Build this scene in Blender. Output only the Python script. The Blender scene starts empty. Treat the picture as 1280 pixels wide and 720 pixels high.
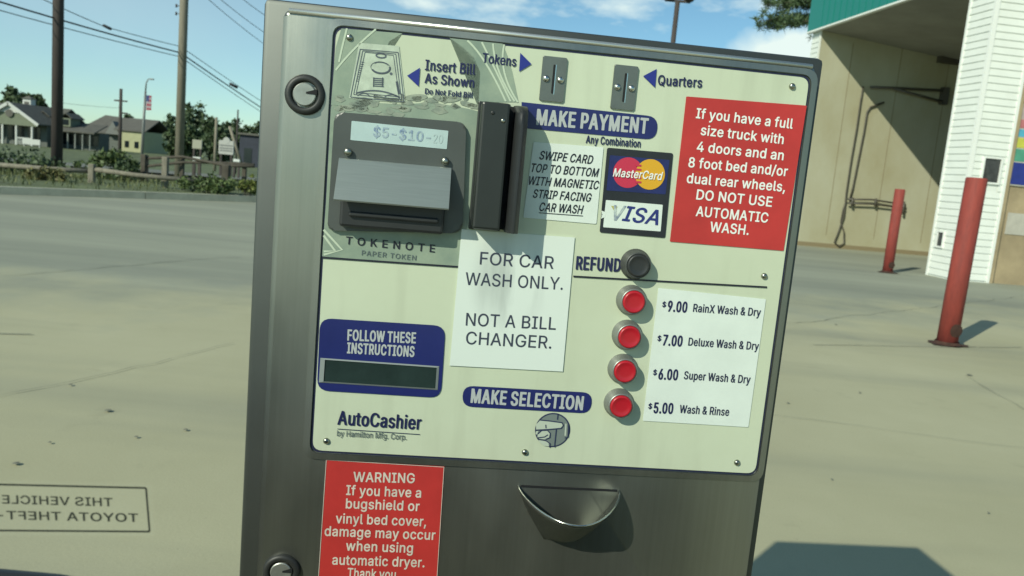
import bpy, bmesh, math, random
from mathutils import Vector, Matrix
random.seed(7)
SC = bpy.context.scene
COL = SC.collection
R = math.radians

# ------------------------------------------------------------------ camera
FPX, EYE = 1020.0, 1.15                       # focal length in photo pixels, eye height
ROLL, PITCH = R(5.1436), R(8.1315)
AX_F = Vector((0, math.cos(PITCH), -math.sin(PITCH)))
_d0 = Vector((0, -math.sin(PITCH), -math.cos(PITCH)))
_r0 = Vector((1, 0, 0))
AX_X = math.cos(ROLL)*_r0 - math.sin(ROLL)*_d0
AX_Y = math.sin(ROLL)*_r0 + math.cos(ROLL)*_d0
EYEP = Vector((0, 0, EYE))
cam = bpy.data.cameras.new('camera')
cam_o = bpy.data.objects.new('camera', cam)
COL.objects.link(cam_o)
m = Matrix((AX_X, -AX_Y, -AX_F)).transposed().to_4x4()
m.translation = EYEP
cam_o.matrix_world = m
cam.sensor_width = 36.0
cam.lens = FPX/1280*36
cam.clip_start = 0.02
cam.clip_end = 5000
cam.dof.use_dof = True
cam.dof.focus_distance = 0.78
cam.dof.aperture_fstop = 15
SC.camera = cam_o

# ------------------------------------------------------------------ sky, sun, exposure
SUN_AZ, SUN_EL = R(37.5), R(32.4)             # azimuth of the light's travel, right of +Y
wd = bpy.data.worlds.new('World')
SC.world = wd
wd.use_nodes = True
nt = wd.node_tree
nt.nodes.clear()
wo = nt.nodes.new('ShaderNodeOutputWorld')
bg = nt.nodes.new('ShaderNodeBackground')
bg.inputs['Strength'].default_value = 0.095
sky = nt.nodes.new('ShaderNodeTexSky')
sky.sky_type = 'NISHITA'
sky.sun_disc = False
sky.sun_elevation = SUN_EL
sky.sun_rotation = SUN_AZ + math.pi
sky.air_density = 0.8
sky.dust_density = 0.2
sky.ozone_density = 3.0
def wnode(t, **kw):
    n = nt.nodes.new(t)
    for k, v in kw.items():
        setattr(n, k, v)
    return n
tint = wnode('ShaderNodeMixRGB', blend_type='MULTIPLY')
tint.inputs[0].default_value = 1
tint.inputs[2].default_value = (0.88, 1.11, 0.98, 1)
nt.links.new(sky.outputs[0], tint.inputs[1])
# thin cloud in the sky itself, by direction
tc = wnode('ShaderNodeTexCoord')
mp = wnode('ShaderNodeMapping')
mp.inputs['Scale'].default_value = (5.0, 5.0, 13.0)
mp.inputs['Location'].default_value = (0.35, 0.1, 0.62)
nz = wnode('ShaderNodeTexNoise')
nz.inputs['Scale'].default_value = 1.3
nz.inputs['Detail'].default_value = 7
nz.inputs['Roughness'].default_value = 0.55
rp = wnode('ShaderNodeValToRGB')
rp.color_ramp.elements[0].position = 0.56
rp.color_ramp.elements[1].position = 0.74
nt.links.new(tc.outputs['Generated'], mp.inputs[0])
nt.links.new(mp.outputs[0], nz.inputs['Vector'])
nt.links.new(nz.outputs['Fac'], rp.inputs[0])
# one low heap of cloud beyond the bay roof
cdir = (AX_F*FPX + AX_X*(985-640) + AX_Y*(62-360)).normalized()
n3 = wnode('ShaderNodeTexNoise'); n3.inputs['Scale'].default_value = 22; n3.inputs['Detail'].default_value = 5
nt.links.new(tc.outputs['Generated'], n3.inputs['Vector'])
wob = wnode('ShaderNodeVectorMath', operation='MULTIPLY_ADD')
wob.inputs[1].default_value = (0.05, 0.05, 0.05); wob.inputs[2].default_value = (-0.025, -0.025, -0.025)
nt.links.new(n3.outputs['Color'], wob.inputs[0])
ad = wnode('ShaderNodeVectorMath', operation='ADD')
nt.links.new(tc.outputs['Generated'], ad.inputs[0]); nt.links.new(wob.outputs[0], ad.inputs[1])
m3 = wnode('ShaderNodeMapping', vector_type='TEXTURE')
m3.inputs['Location'].default_value = cdir; m3.inputs['Scale'].default_value = (0.075, 0.10, 0.034)
nt.links.new(ad.outputs[0], m3.inputs[0])
g3 = wnode('ShaderNodeTexGradient', gradient_type='SPHERICAL')
nt.links.new(m3.outputs[0], g3.inputs[0])
r3 = wnode('ShaderNodeValToRGB'); r3.color_ramp.elements[0].position = 0.05; r3.color_ramp.elements[1].position = 0.55
nt.links.new(g3.outputs['Fac'], r3.inputs[0])
mxm = wnode('ShaderNodeMath', operation='MAXIMUM')
cl = wnode('ShaderNodeMixRGB')
cl.inputs[2].default_value = (7.4, 8.6, 8.2, 1)
# a thin veil of high cloud, upper left
vdir = (AX_F*FPX + AX_X*(120-640) + AX_Y*(-10-360)).normalized()
m4 = wnode('ShaderNodeMapping', vector_type='TEXTURE')
m4.inputs['Location'].default_value = vdir; m4.inputs['Scale'].default_value = (0.50, 0.50, 0.17)
nt.links.new(ad.outputs[0], m4.inputs[0])
g4 = wnode('ShaderNodeTexGradient', gradient_type='SPHERICAL')
nt.links.new(m4.outputs[0], g4.inputs[0])
q4 = wnode('ShaderNodeMath', operation='MULTIPLY'); q4.inputs[1].default_value = 0.28
nt.links.new(g4.outputs['Fac'], q4.inputs[0])
mx4 = wnode('ShaderNodeMath', operation='MAXIMUM')
nt.links.new(rp.outputs[0], mx4.inputs[0]); nt.links.new(q4.outputs[0], mx4.inputs[1])
nt.links.new(mx4.outputs[0], mxm.inputs[0]); nt.links.new(r3.outputs[0], mxm.inputs[1])
nt.links.new(mxm.outputs[0], cl.inputs[0])
nt.links.new(tint.outputs[0], cl.inputs[1])
nt.links.new(cl.outputs[0], bg.inputs[0])
nt.links.new(bg.outputs[0], wo.inputs[0])

sl = bpy.data.lights.new('sun', 'SUN')
sl.energy = 3.4
sl.angle = R(0.5)
sl.color = (1.0, 0.99, 0.82)
sun = bpy.data.objects.new('sun', sl)
COL.objects.link(sun)
LDIR = Vector((math.sin(SUN_AZ)*math.cos(SUN_EL), math.cos(SUN_AZ)*math.cos(SUN_EL), -math.sin(SUN_EL)))
sun.rotation_euler = LDIR.to_track_quat('-Z', 'Y').to_euler()
sun.location = (-8, -14, 12)
SC.view_settings.view_transform = 'Standard'
SC.view_settings.look = 'None'
SC.view_settings.gamma = 1
SC.view_settings.use_curve_mapping = False
SC.view_settings.exposure = 0.24

# ------------------------------------------------------------------ helpers
def ray(px, py):
    d = AX_F*FPX + AX_X*(px-640) + AX_Y*(py-360)
    return d/d.y
def W(px, py, Y):                              # point seen at a photo pixel, Y metres away
    return EYEP + ray(px, py)*Y
def G(px, py, z=0.0):                          # ground point seen at a photo pixel
    d = ray(px, py)
    return EYEP + d*((z-EYE)/d.z)

YAW, DIST = R(6.0), 0.74                       # the pay station's face
ST_O = Vector((0, DIST, 0))
ST_U = Vector((math.cos(YAW), math.sin(YAW), 0))
ST_N = Vector((-math.sin(YAW), math.cos(YAW), 0))
def PL(px, py, w=0.0):                         # (u, z) on the station's face, w metres proud of it
    d = ray(px, py)
    o = ST_O - ST_N*w
    t = ((o-EYEP).dot(ST_N))/d.dot(ST_N)
    p = EYEP + d*t
    return Vector(((p-o).dot(ST_U), p.z))

MATS = {}
def mat(name, color, rough=0.6, metal=0.0, var=0.0, vscale=8.0, bump=0.0, bscale=60.0, stretch=(1, 1, 1), spec=0.5, color2=None, coat=0.0):
    if name in MATS:
        return MATS[name]
    mt = bpy.data.materials.new(name)
    mt.use_nodes = True
    t = mt.node_tree
    b = t.nodes['Principled BSDF']
    b.inputs['Roughness'].default_value = rough
    b.inputs['Metallic'].default_value = metal
    b.inputs['Specular IOR Level'].default_value = spec
    b.inputs['Coat Weight'].default_value = coat
    c = (*color, 1)
    b.inputs['Base Color'].default_value = c
    if var > 0 or color2 or bump > 0:
        co = t.nodes.new('ShaderNodeTexCoord')
        ma = t.nodes.new('ShaderNodeMapping')
        ma.inputs['Scale'].default_value = stretch
        t.links.new(co.outputs['Object'], ma.inputs[0])
    if var > 0 or color2:
        n = t.nodes.new('ShaderNodeTexNoise')
        n.inputs['Scale'].default_value = vscale
        n.inputs['Detail'].default_value = 6
        n.inputs['Roughness'].default_value = 0.62
        t.links.new(ma.outputs[0], n.inputs['Vector'])
        r = t.nodes.new('ShaderNodeValToRGB')
        r.color_ramp.elements[0].position = 0.32
        r.color_ramp.elements[1].position = 0.68
        lo = color2 if color2 else tuple(max(0, x*(1-var)) for x in color)
        hi = color if color2 else tuple(min(1, x*(1+var)) for x in color)
        r.color_ramp.elements[0].color = (*lo, 1)
        r.color_ramp.elements[1].color = (*hi, 1)
        t.links.new(n.outputs['Fac'], r.inputs[0])
        t.links.new(r.outputs[0], b.inputs['Base Color'])
    if bump > 0:
        n2 = t.nodes.new('ShaderNodeTexNoise')
        n2.inputs['Scale'].default_value = bscale
        n2.inputs['Detail'].default_value = 4
        t.links.new(ma.outputs[0], n2.inputs['Vector'])
        bp = t.nodes.new('ShaderNodeBump')
        bp.inputs['Strength'].default_value = bump
        bp.inputs['Distance'].default_value = 0.01
        t.links.new(n2.outputs['Fac'], bp.inputs['Height'])
        t.links.new(bp.outputs[0], b.inputs['Normal'])
    MATS[name] = mt
    return mt

class MB:
    """collects shapes into one mesh"""
    def __init__(self):
        self.bm = bmesh.new()
    def face(self, pts):
        return self.bm.faces.new([self.bm.verts.new(p) for p in pts])
    def box(self, x0, x1, y0, y1, z0, z1, bev=0.0, seg=2):
        r = bmesh.ops.create_cube(self.bm, size=1)
        vs = r['verts']
        for v in vs:
            v.co = Vector(((x0+x1)/2+v.co.x*(x1-x0), (y0+y1)/2+v.co.y*(y1-y0), (z0+z1)/2+v.co.z*(z1-z0)))
        if bev > 0:
            es = list({e for v in vs for e in v.link_edges})
            bmesh.ops.bevel(self.bm, geom=es, offset=bev, segments=seg, affect='EDGES', profile=0.5)
        return self
    def obox(self, c, ax, ay, az):             # oriented box, half-axes
        c, ax, ay, az = Vector(c), Vector(ax), Vector(ay), Vector(az)
        v = [self.bm.verts.new(c+ax*i+ay*j+az*k) for i in (-1, 1) for j in (-1, 1) for k in (-1, 1)]
        for f in ((0, 1, 3, 2), (4, 6, 7, 5), (0, 4, 5, 1), (2, 3, 7, 6), (0, 2, 6, 4), (1, 5, 7, 3)):
            self.bm.faces.new([v[i] for i in f])
        return self
    def tube(self, pts, rad, n=10, caps=True):
        pts = [Vector(p) for p in pts]
        rs = rad if isinstance(rad, (list, tuple)) else [rad]*len(pts)
        rings = []
        prev = None
        for i, p in enumerate(pts):
            d = (pts[min(i+1, len(pts)-1)]-pts[max(i-1, 0)]).normalized()
            if prev is None:
                a = Vector((0, 0, 1)) if abs(d.z) < 0.9 else Vector((1, 0, 0))
                s = d.cross(a).normalized()
            else:
                s = (prev-d*prev.dot(d)).normalized()
            prev = s
            t = d.cross(s)
            rings.append([self.bm.verts.new(p+(s*math.cos(2*math.pi*k/n)+t*math.sin(2*math.pi*k/n))*rs[i]) for k in range(n)])
        for a, b in zip(rings, rings[1:]):
            for k in range(n):
                f = self.bm.faces.new((a[k], a[(k+1) % n], b[(k+1) % n], b[k]))
                f.smooth = n > 6
        if caps:
            self.bm.faces.new(list(reversed(rings[0])))
            self.bm.faces.new(rings[-1])
        return self
    def lathe(self, prof, c, axis, n=28, smooth=True):      # prof: (radius, along axis)
        c, axis = Vector(c), Vector(axis).normalized()
        a = Vector((0, 0, 1)) if abs(axis.z) < 0.9 else Vector((1, 0, 0))
        s = axis.cross(a).normalized()
        t = axis.cross(s)
        rings = []
        for r, h in prof:
            if r < 1e-6:
                rings.append([self.bm.verts.new(c+axis*h)])
            else:
                rings.append([self.bm.verts.new(c+axis*h+(s*math.cos(2*math.pi*k/n)+t*math.sin(2*math.pi*k/n))*r) for k in range(n)])
        for A, B in zip(rings, rings[1:]):
            for k in range(n):
                q = [A[k % len(A)], A[(k+1) % len(A)], B[(k+1) % len(B)], B[k % len(B)]]
                q = list(dict.fromkeys(q))
                if len(q) > 2:
                    try:
                        self.bm.faces.new(q).smooth = smooth
                    except ValueError:
                        pass
        return self
    def prism(self, poly, w0, w1, bev=0.0, seg=2):   # polygon on the station's face, from w0 to w1 proud of it
        n = len(poly)
        a = [self.bm.verts.new((p[0], -w1, p[1])) for p in poly]
        b = [self.bm.verts.new((p[0], -w0, p[1])) for p in poly]
        top = self.bm.faces.new(a)
        self.bm.faces.new(list(reversed(b)))
        for i in range(n):
            self.bm.faces.new((a[i], b[i], b[(i+1) % n], a[(i+1) % n]))
        if bev > 0:
            bmesh.ops.bevel(self.bm, geom=list(top.edges), offset=bev, segments=seg, affect='EDGES', profile=0.5)
        return self
    def add(self, mesh, M=None):
        if M:
            mesh.transform(M)
        self.bm.from_mesh(mesh)
        return self
    def build(self, name, material, parent=None, smooth_angle=None):
        bmesh.ops.recalc_face_normals(self.bm, faces=self.bm.faces)
        me = bpy.data.meshes.new(name)
        self.bm.to_mesh(me)
        self.bm.free()
        ms = material if isinstance(material, (list, tuple)) else [material]
        for x in ms:
            me.materials.append(x)
        o = bpy.data.objects.new(name, me)
        COL.objects.link(o)
        if parent:
            o.parent = parent
        if smooth_angle:
            me.shade_smooth()
            me.set_sharp_from_angle(angle=R(smooth_angle))
        return o

def tag(o, label=None, cat=None, group=None, kind=None):
    for k, v in (('label', label), ('category', cat), ('group', group), ('kind', kind)):
        if v:
            o[k] = v
    return o
def empty(name, loc, rz=0.0):
    o = bpy.data.objects.new(name, None)
    COL.objects.link(o)
    o.location = loc
    o.rotation_euler = (0, 0, rz)
    o.empty_display_size = 0.1
    return o
def rnd(poly, r, seg=5):                       # round the corners of a convex polygon
    out = []
    n = len(poly)
    rr = r if isinstance(r, (list, tuple)) else [r]*n
    for i in range(n):
        p = Vector(poly[i]); a = Vector(poly[i-1]); b = Vector(poly[(i+1) % n])
        q = rr[i]
        if q <= 0:
            out.append(p); continue
        da = (a-p).normalized(); db = (b-p).normalized()
        q = min(q, (a-p).length*0.499, (b-p).length*0.499)
        s, e = p+da*q, p+db*q
        for k in range(seg+1):
            t = k/seg
            out.append(s*(1-t)**2 + p*2*t*(1-t) + e*t*t)
    return out
def rect(u0, u1, z0, z1):
    return [Vector((u0, z1)), Vector((u1, z1)), Vector((u1, z0)), Vector((u0, z0))]
def PQ(*pts, w=0.0):
    return [PL(p[0], p[1], w) for p in pts]

# letter outlines: capital height 1000, contours as x, y, x, y ...
GLYPHS = {
'r.': (388, [[176,-21,133,-5,100,27,85,60,85,102,100,135,138,170,211,180,243,166,277,132,289,60,248,-1,213,-18]]),
'r0': (910, [[430,-25,365,-17,253,34,159,141,120,223,98,303,79,516,95,673,119,771,192,906,245,959,308,997,373,1019,465,1024,573,1001,638,965,693,914,733,856,793,693,811,473,796,323,773,232,738,151,696,88,641,36,583,2,515,-20],[439,111,530,132,598,201,648,343,661,491,648,656,608,781,585,819,530,869,453,889,363,870,325,842,292,798,243,656,229,501,242,348,279,226,340,145,383,122]]),
'r2': (910, [[127,-12,111,6,115,99,545,563,597,646,614,729,601,799,560,855,502,882,415,890,347,870,306,839,276,784,257,701,130,698,115,711,116,751,144,849,189,919,229,956,330,1010,420,1025,497,1022,605,988,691,921,746,831,763,744,751,646,722,578,673,504,328,126,767,121,781,104,779,-1,757,-12]]),
'rA': (962, [[33,-12,20,-1,23,16,382,1001,401,1012,548,1010,921,-4,898,-12,766,-5,663,266,288,267,272,259,178,-5],[329,404,614,406,471,835]]),
'rB': (916, [[119,-12,103,11,105,1001,124,1012,487,1012,597,997,659,970,699,945,755,884,795,776,795,694,774,628,727,568,662,524,750,469,784,433,822,364,835,246,801,129,732,54,622,3,502,-12],[265,126,497,125,614,151,653,181,677,226,682,289,658,359,617,404,547,435,264,441],[265,574,497,575,584,608,622,646,642,699,640,771,625,809,574,855,517,872,264,873]]),
'rC': (1022, [[510,-25,368,0,295,35,229,83,169,148,124,223,90,308,64,508,72,606,97,711,127,783,212,898,288,961,368,999,443,1019,570,1024,718,985,825,912,914,786,942,683,923,672,798,676,731,798,673,847,615,871,553,882,473,879,373,842,286,758,252,693,227,601,222,428,262,283,318,202,370,159,458,125,543,117,630,135,700,172,753,231,798,325,925,327,943,308,892,171,801,66,670,-4,585,-22]]),
'rE': (842, [[119,-12,103,11,107,1004,129,1012,739,1009,748,994,748,896,734,876,262,871,264,577,697,574,713,556,713,464,709,446,692,438,264,436,261,139,272,125,739,124,753,106,749,-4,729,-12]]),
'rF': (825, [[119,-12,103,11,107,1004,129,1012,732,1009,740,994,740,896,727,876,262,871,262,564,682,559,695,541,695,439,674,423,264,421,259,1,242,-12]]),
'rG': (1042, [[510,-25,355,5,278,45,179,136,125,221,89,311,70,401,64,511,70,598,97,713,160,838,214,903,285,961,360,998,438,1019,568,1024,715,985,818,917,898,819,934,738,944,683,925,672,798,674,716,808,665,847,603,874,470,879,366,838,320,802,268,727,238,653,222,573,225,408,242,333,286,243,370,160,483,120,575,120,628,132,718,185,781,281,797,376,550,383,542,398,542,493,558,514,940,513,954,496,954,373,934,253,903,183,861,121,808,67,675,-4,610,-20]]),
'rH': (1035, [[119,-12,103,11,107,1004,124,1012,239,1012,259,999,264,582,742,580,755,591,757,999,777,1012,904,1009,913,986,909,-4,892,-12,777,-12,757,1,752,441,274,442,261,431,259,1,242,-12]]),
'rI': (610, [[62,-12,46,6,52,119,207,125,216,134,216,861,207,875,52,881,48,1001,70,1012,535,1010,546,991,540,881,382,875,374,866,374,139,382,125,540,119,544,-1,522,-12]]),
'rK': (936, [[119,-12,103,11,107,1004,124,1012,239,1012,259,999,264,527,704,1007,887,1009,888,989,497,566,890,11,892,-4,872,-12,722,-7,387,456,261,324,258,-1,242,-12]]),
'rL': (791, [[119,-12,103,11,103,994,122,1012,242,1012,260,989,262,130,712,124,725,106,725,6,704,-12]]),
'rM': (1254, [[119,-12,103,11,109,1006,289,1012,312,1001,619,202,923,1001,944,1012,1124,1007,1125,-6,997,-12,976,4,974,741,690,6,679,-9,659,-12,564,-12,548,-1,257,741,255,4,237,-12]]),
'rN': (1048, [[119,-12,103,11,107,1004,124,1012,259,1012,282,1002,769,230,769,996,787,1012,917,1009,925,986,922,-4,902,-12,749,-6,257,775,260,4,242,-12]]),
'rO': (1067, [[508,-25,435,-17,345,10,232,81,177,141,127,218,90,308,64,508,72,606,97,711,140,803,212,898,285,958,365,999,443,1019,545,1024,678,1001,750,966,826,911,874,858,926,776,959,691,978,598,984,486,978,401,946,273,883,153,828,90,763,40,683,1,598,-20],[506,118,568,120,640,139,720,191,755,230,811,343,831,496,813,648,758,766,678,841,628,865,545,882,473,879,415,863,319,798,270,731,240,661,219,526,222,428,237,348,290,236,327,193,387,151]]),
'rP': (893, [[119,-12,103,11,105,1001,124,1012,477,1012,599,994,663,966,748,896,803,791,815,731,815,636,776,514,704,428,602,372,477,353,264,351,259,1,242,-12],[265,491,494,491,549,502,604,533,642,584,660,649,655,746,623,814,577,851,509,872,264,876]]),
'rR': (902, [[119,-12,103,11,105,1001,124,1012,479,1012,594,997,662,970,713,936,779,856,813,764,820,689,805,591,778,526,723,459,638,401,851,-4,832,-12,684,-6,474,375,274,377,261,366,259,1,242,-12],[265,514,497,516,572,533,612,555,644,599,663,674,654,761,624,819,579,852,497,874,264,876]]),
'rS': (897, [[416,-29,269,-2,151,68,85,164,64,272,81,280,206,279,240,199,296,144,374,116,476,111,566,134,632,182,662,247,654,324,627,359,579,389,286,483,211,521,159,561,120,612,96,669,88,744,103,822,131,879,216,963,331,1013,426,1025,509,1023,621,991,711,933,779,842,797,792,799,739,781,731,661,732,620,817,586,849,496,884,416,888,331,867,278,832,244,764,251,689,279,653,324,624,616,530,709,479,792,387,812,329,817,259,802,179,780,134,699,44,576,-13]]),
'rT': (901, [[381,-12,365,11,364,869,58,877,47,894,49,1001,71,1012,823,1010,834,984,834,894,823,877,521,870,519,4,501,-12]]),
'rW': (1368, [[306,-12,285,16,25,971,23,1007,156,1012,177,996,381,209,593,1007,741,1012,761,999,968,211,1172,1001,1191,1012,1323,1007,1326,981,1051,-6,901,-12,882,-1,673,765,467,-1,448,-12]]),
'rY': (947, [[401,-12,385,9,382,411,21,1004,43,1012,191,1005,466,553,738,1006,898,1010,904,989,543,409,540,-1,523,-12]]),
'ra': (784, [[294,-29,180,-1,126,33,90,72,48,167,56,287,113,367,181,407,246,427,514,473,527,504,518,562,497,599,474,617,386,638,329,631,279,612,196,526,81,559,69,577,88,619,134,678,221,737,351,768,476,757,534,737,595,699,645,637,664,589,677,497,677,4,659,-12,544,-11,531,4,526,63,486,24,424,-11,364,-26],[303,104,414,114,487,164,524,242,526,347,269,300,215,267,196,209,208,154,244,122]]),
'rb': (853, [[432,-28,331,-2,239,77,235,3,224,-11,107,-13,89,0,88,988,102,1010,219,1011,236,1000,242,669,302,725,369,758,452,769,557,751,624,718,682,666,739,580,764,513,780,413,777,293,745,175,711,110,669,59,577,-3,514,-23],[428,105,512,121,570,168,610,240,630,368,619,468,587,552,537,606,452,634,357,621,295,575,251,488,236,375,247,273,284,183,352,123]]),
'rf': (518, [[159,-12,143,11,142,624,4,636,-1,744,17,757,141,761,156,919,178,964,227,1011,334,1052,447,1046,491,1024,459,916,334,909,311,891,296,854,295,761,454,754,463,739,463,656,447,631,294,624,292,1,274,-12]]),
'rg': (855, [[373,-308,263,-287,186,-250,127,-200,88,-132,198,-69,263,-135,331,-169,411,-178,511,-159,566,-118,590,-70,596,93,501,20,396,-3,271,15,171,74,98,168,68,245,52,383,71,518,99,588,153,666,208,715,271,748,383,769,468,758,533,726,596,666,608,755,733,758,747,735,747,-20,728,-130,681,-206,616,-258,521,-296],[387,130,481,143,534,178,573,235,597,333,594,443,560,548,508,605,423,634,328,621,265,575,225,508,205,400,215,283,248,206,305,153]]),
'ri': (347, [[105,-12,89,11,89,741,107,757,222,757,238,734,238,4,220,-12],[155,858,92,890,66,951,77,989,99,1016,137,1038,170,1042,236,1011,263,949,253,911,230,883,190,861]]),
'rl': (391, [[259,-17,179,1,139,29,109,69,94,114,88,989,104,1012,219,1012,237,996,241,156,259,120,345,111,368,9,349,-9]]),
'rm': (1218, [[104,-12,88,11,88,734,97,754,224,755,235,741,239,678,299,732,344,755,399,770,482,767,572,720,627,650,682,710,744,749,817,769,894,770,994,735,1072,657,1097,596,1110,504,1110,11,1102,-9,979,-12,960,-1,954,544,919,606,872,629,824,637,762,626,722,604,693,566,678,526,671,-1,652,-12,529,-7,519,546,505,581,465,619,392,637,334,627,289,600,259,561,243,516,236,-1,219,-12]]),
'rn': (824, [[104,-12,88,11,92,749,109,757,222,755,232,741,239,673,307,730,399,765,534,756,617,714,682,634,712,534,714,-4,699,-12,592,-12,570,-1,562,516,543,566,500,611,412,634,352,625,302,599,264,556,249,519,238,454,236,-1,219,-12]]),
'ro': (835, [[391,-28,311,-16,241,12,181,54,132,105,71,228,52,375,75,523,115,608,160,665,221,715,278,746,408,769,536,746,603,711,676,644,743,515,764,365,741,218,716,158,656,74,596,23,538,-6,476,-23],[394,105,491,120,549,165,589,233,612,338,602,465,568,548,518,603,431,634,328,620,272,580,227,505,205,390,215,275,246,195,308,130]]),
'rp': (853, [[104,-293,88,-270,90,748,109,759,224,757,235,743,239,665,302,725,369,758,452,769,572,745,642,704,708,635,764,513,778,445,780,328,743,170,669,59,597,7,514,-23,439,-28,362,-16,304,14,242,74,237,-280,219,-293],[428,105,512,121,570,168,610,240,630,368,619,468,587,552,537,606,452,634,357,621,295,575,251,488,236,375,247,273,284,183,352,123]]),
'rr': (528, [[104,-12,88,11,90,746,109,757,222,755,232,741,237,682,292,731,344,757,394,767,482,765,493,746,487,629,394,627,332,613,277,575,247,524,238,469,236,-1,219,-12]]),
'rt': (466, [[317,-20,214,4,172,35,136,81,113,178,112,623,14,630,-1,646,4,753,112,764,113,921,129,939,242,939,259,931,267,761,397,759,415,743,415,648,407,633,272,629,263,621,269,146,282,125,307,113,407,111,432,11,414,-11]]),
'ry': (784, [[163,-297,100,-287,81,-274,106,-169,123,-156,203,-162,236,-146,271,-96,303,-1,23,749,40,757,158,757,179,746,383,179,586,746,605,757,733,755,740,734,393,-165,354,-221,283,-276,223,-294]]),
'b$': (922, [[391,-170,366,-150,361,-40,246,-8,176,28,100,100,65,163,43,258,51,285,76,294,204,294,234,279,256,210,289,169,344,137,361,135,365,148,364,438,204,507,140,555,100,608,80,658,70,753,91,845,155,935,254,1001,363,1035,371,1160,396,1171,481,1171,512,1150,514,1038,639,999,731,939,798,848,820,755,814,730,791,720,651,722,633,735,599,815,559,848,516,863,513,583,676,518,775,443,824,360,835,253,814,158,747,63,651,-1,516,-40,512,-147,501,-164],[515,135,556,145,599,174,633,218,645,263,642,300,621,341,566,379,519,395],[351,628,365,635,359,861,286,814,260,750,278,680]]),
'b,': (413, [[68,-259,48,-249,42,-226,102,146,133,165,288,159,300,129,198,-241,170,-259]]),
'b-': (935, [[218,345,198,355,192,373,192,483,215,505,660,506,693,485,694,368,670,346]]),
'b.': (413, [[171,-33,118,-14,83,20,68,52,68,110,95,157,123,179,158,193,218,192,261,173,297,135,309,92,306,52,289,15,258,-13,218,-30]]),
'b/': (534, [[22,-174,-1,-160,-3,-136,316,1049,347,1072,474,1070,492,1058,494,1039,174,-151,144,-174]]),
'b0': (935, [[425,-37,308,-12,235,27,178,82,139,138,103,216,80,298,62,523,77,681,102,778,135,853,179,918,230,968,298,1009,368,1031,470,1037,590,1009,655,972,709,923,753,859,811,698,829,466,813,316,790,223,757,146,709,76,658,28,593,-10,520,-32],[424,126,510,138,578,203,626,328,644,496,631,648,595,766,540,841,495,869,450,877,378,861,319,806,274,708,249,558,257,373,295,236,347,161,380,138]]),
'b1': (935, [[144,-24,118,-1,118,109,129,125,384,139,385,806,376,819,201,691,166,681,138,704,139,846,374,1022,556,1022,575,996,576,139,789,125,800,106,798,-6,766,-25]]),
'b4': (935, [[547,-24,521,-1,517,181,72,184,46,204,46,311,454,1009,484,1025,609,1025,637,1014,640,986,266,351,517,347,524,635,559,650,674,650,701,636,706,351,817,344,839,334,845,204,817,183,707,179,705,1,697,-16,672,-25]]),
'b5': (935, [[403,-37,326,-25,263,-2,180,53,107,153,86,263,116,282,251,279,271,263,299,191,341,151,406,126,466,126,533,155,585,213,609,291,601,386,574,443,546,474,461,516,348,506,253,457,136,471,104,486,156,1001,191,1024,728,1023,752,998,752,888,733,868,338,864,326,856,306,654,408,679,493,679,586,656,638,630,679,601,741,531,779,456,799,371,797,256,784,201,714,81,653,27,573,-15,498,-35]]),
'b8': (935, [[418,-37,316,-23,256,-2,156,62,88,161,70,283,81,353,113,424,168,487,223,526,153,593,111,688,110,801,144,888,206,959,281,1005,376,1034,488,1037,578,1017,668,971,727,913,766,848,782,766,768,656,733,590,666,526,748,459,791,396,816,318,819,241,804,168,776,113,698,34,576,-22],[424,123,486,125,546,142,594,178,624,236,626,298,605,356,563,401,508,428,433,437,353,417,302,381,268,321,263,248,291,183,348,139],[422,596,476,597,531,618,566,651,589,698,594,748,576,811,546,847,501,871,443,879,376,866,328,832,303,791,295,728,315,661,361,615]]),
'bA': (987, [[26,-24,2,-9,3,16,363,1006,393,1025,563,1019,584,986,929,44,939,-9,908,-25,776,-25,751,-14,647,254,303,255,288,246,194,-14,166,-25],[353,416,589,419,471,770]]),
'bB': (941, [[112,-24,92,-14,86,4,88,1009,119,1025,492,1025,604,1009,677,978,717,952,770,894,812,784,813,689,794,626,763,579,698,524,793,451,840,369,853,239,819,124,749,47,627,-10,507,-25],[283,139,527,140,609,166,645,201,662,246,662,299,640,354,599,396,542,422,282,428],[283,586,492,588,567,615,604,654,624,704,622,764,608,801,562,844,514,859,282,861]]),
'bC': (1047, [[505,-37,430,-29,333,0,215,73,154,138,105,218,73,301,52,406,47,518,65,663,102,776,152,858,208,919,273,970,363,1012,440,1032,578,1037,730,995,843,919,933,791,960,678,930,660,785,665,716,788,660,836,608,859,478,867,390,835,334,788,297,741,256,648,244,593,240,433,255,353,282,286,333,212,388,167,463,137,538,130,618,145,683,180,729,228,770,321,788,336,933,339,955,328,961,306,911,166,818,58,675,-16,590,-35]]),
'bD': (1031, [[112,-24,92,-14,86,4,89,1010,122,1025,527,1020,629,997,719,957,783,911,837,854,884,776,917,689,935,589,935,414,915,304,880,219,839,153,779,88,714,43,622,3,447,-25],[283,139,474,140,559,158,650,214,715,306,735,366,750,469,734,639,678,759,609,820,564,842,444,862,279,856]]),
'bE': (867, [[112,-24,92,-14,86,4,89,1010,122,1025,754,1018,765,1001,765,889,744,865,280,859,282,589,707,586,730,566,730,456,724,436,699,425,282,423,278,151,289,138,749,135,770,114,767,-10,734,-25]]),
'bF': (850, [[112,-24,92,-14,86,4,88,1009,122,1025,747,1018,758,1001,758,889,737,865,280,859,282,574,692,570,713,549,712,431,679,410,282,408,276,-6,247,-25]]),
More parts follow.
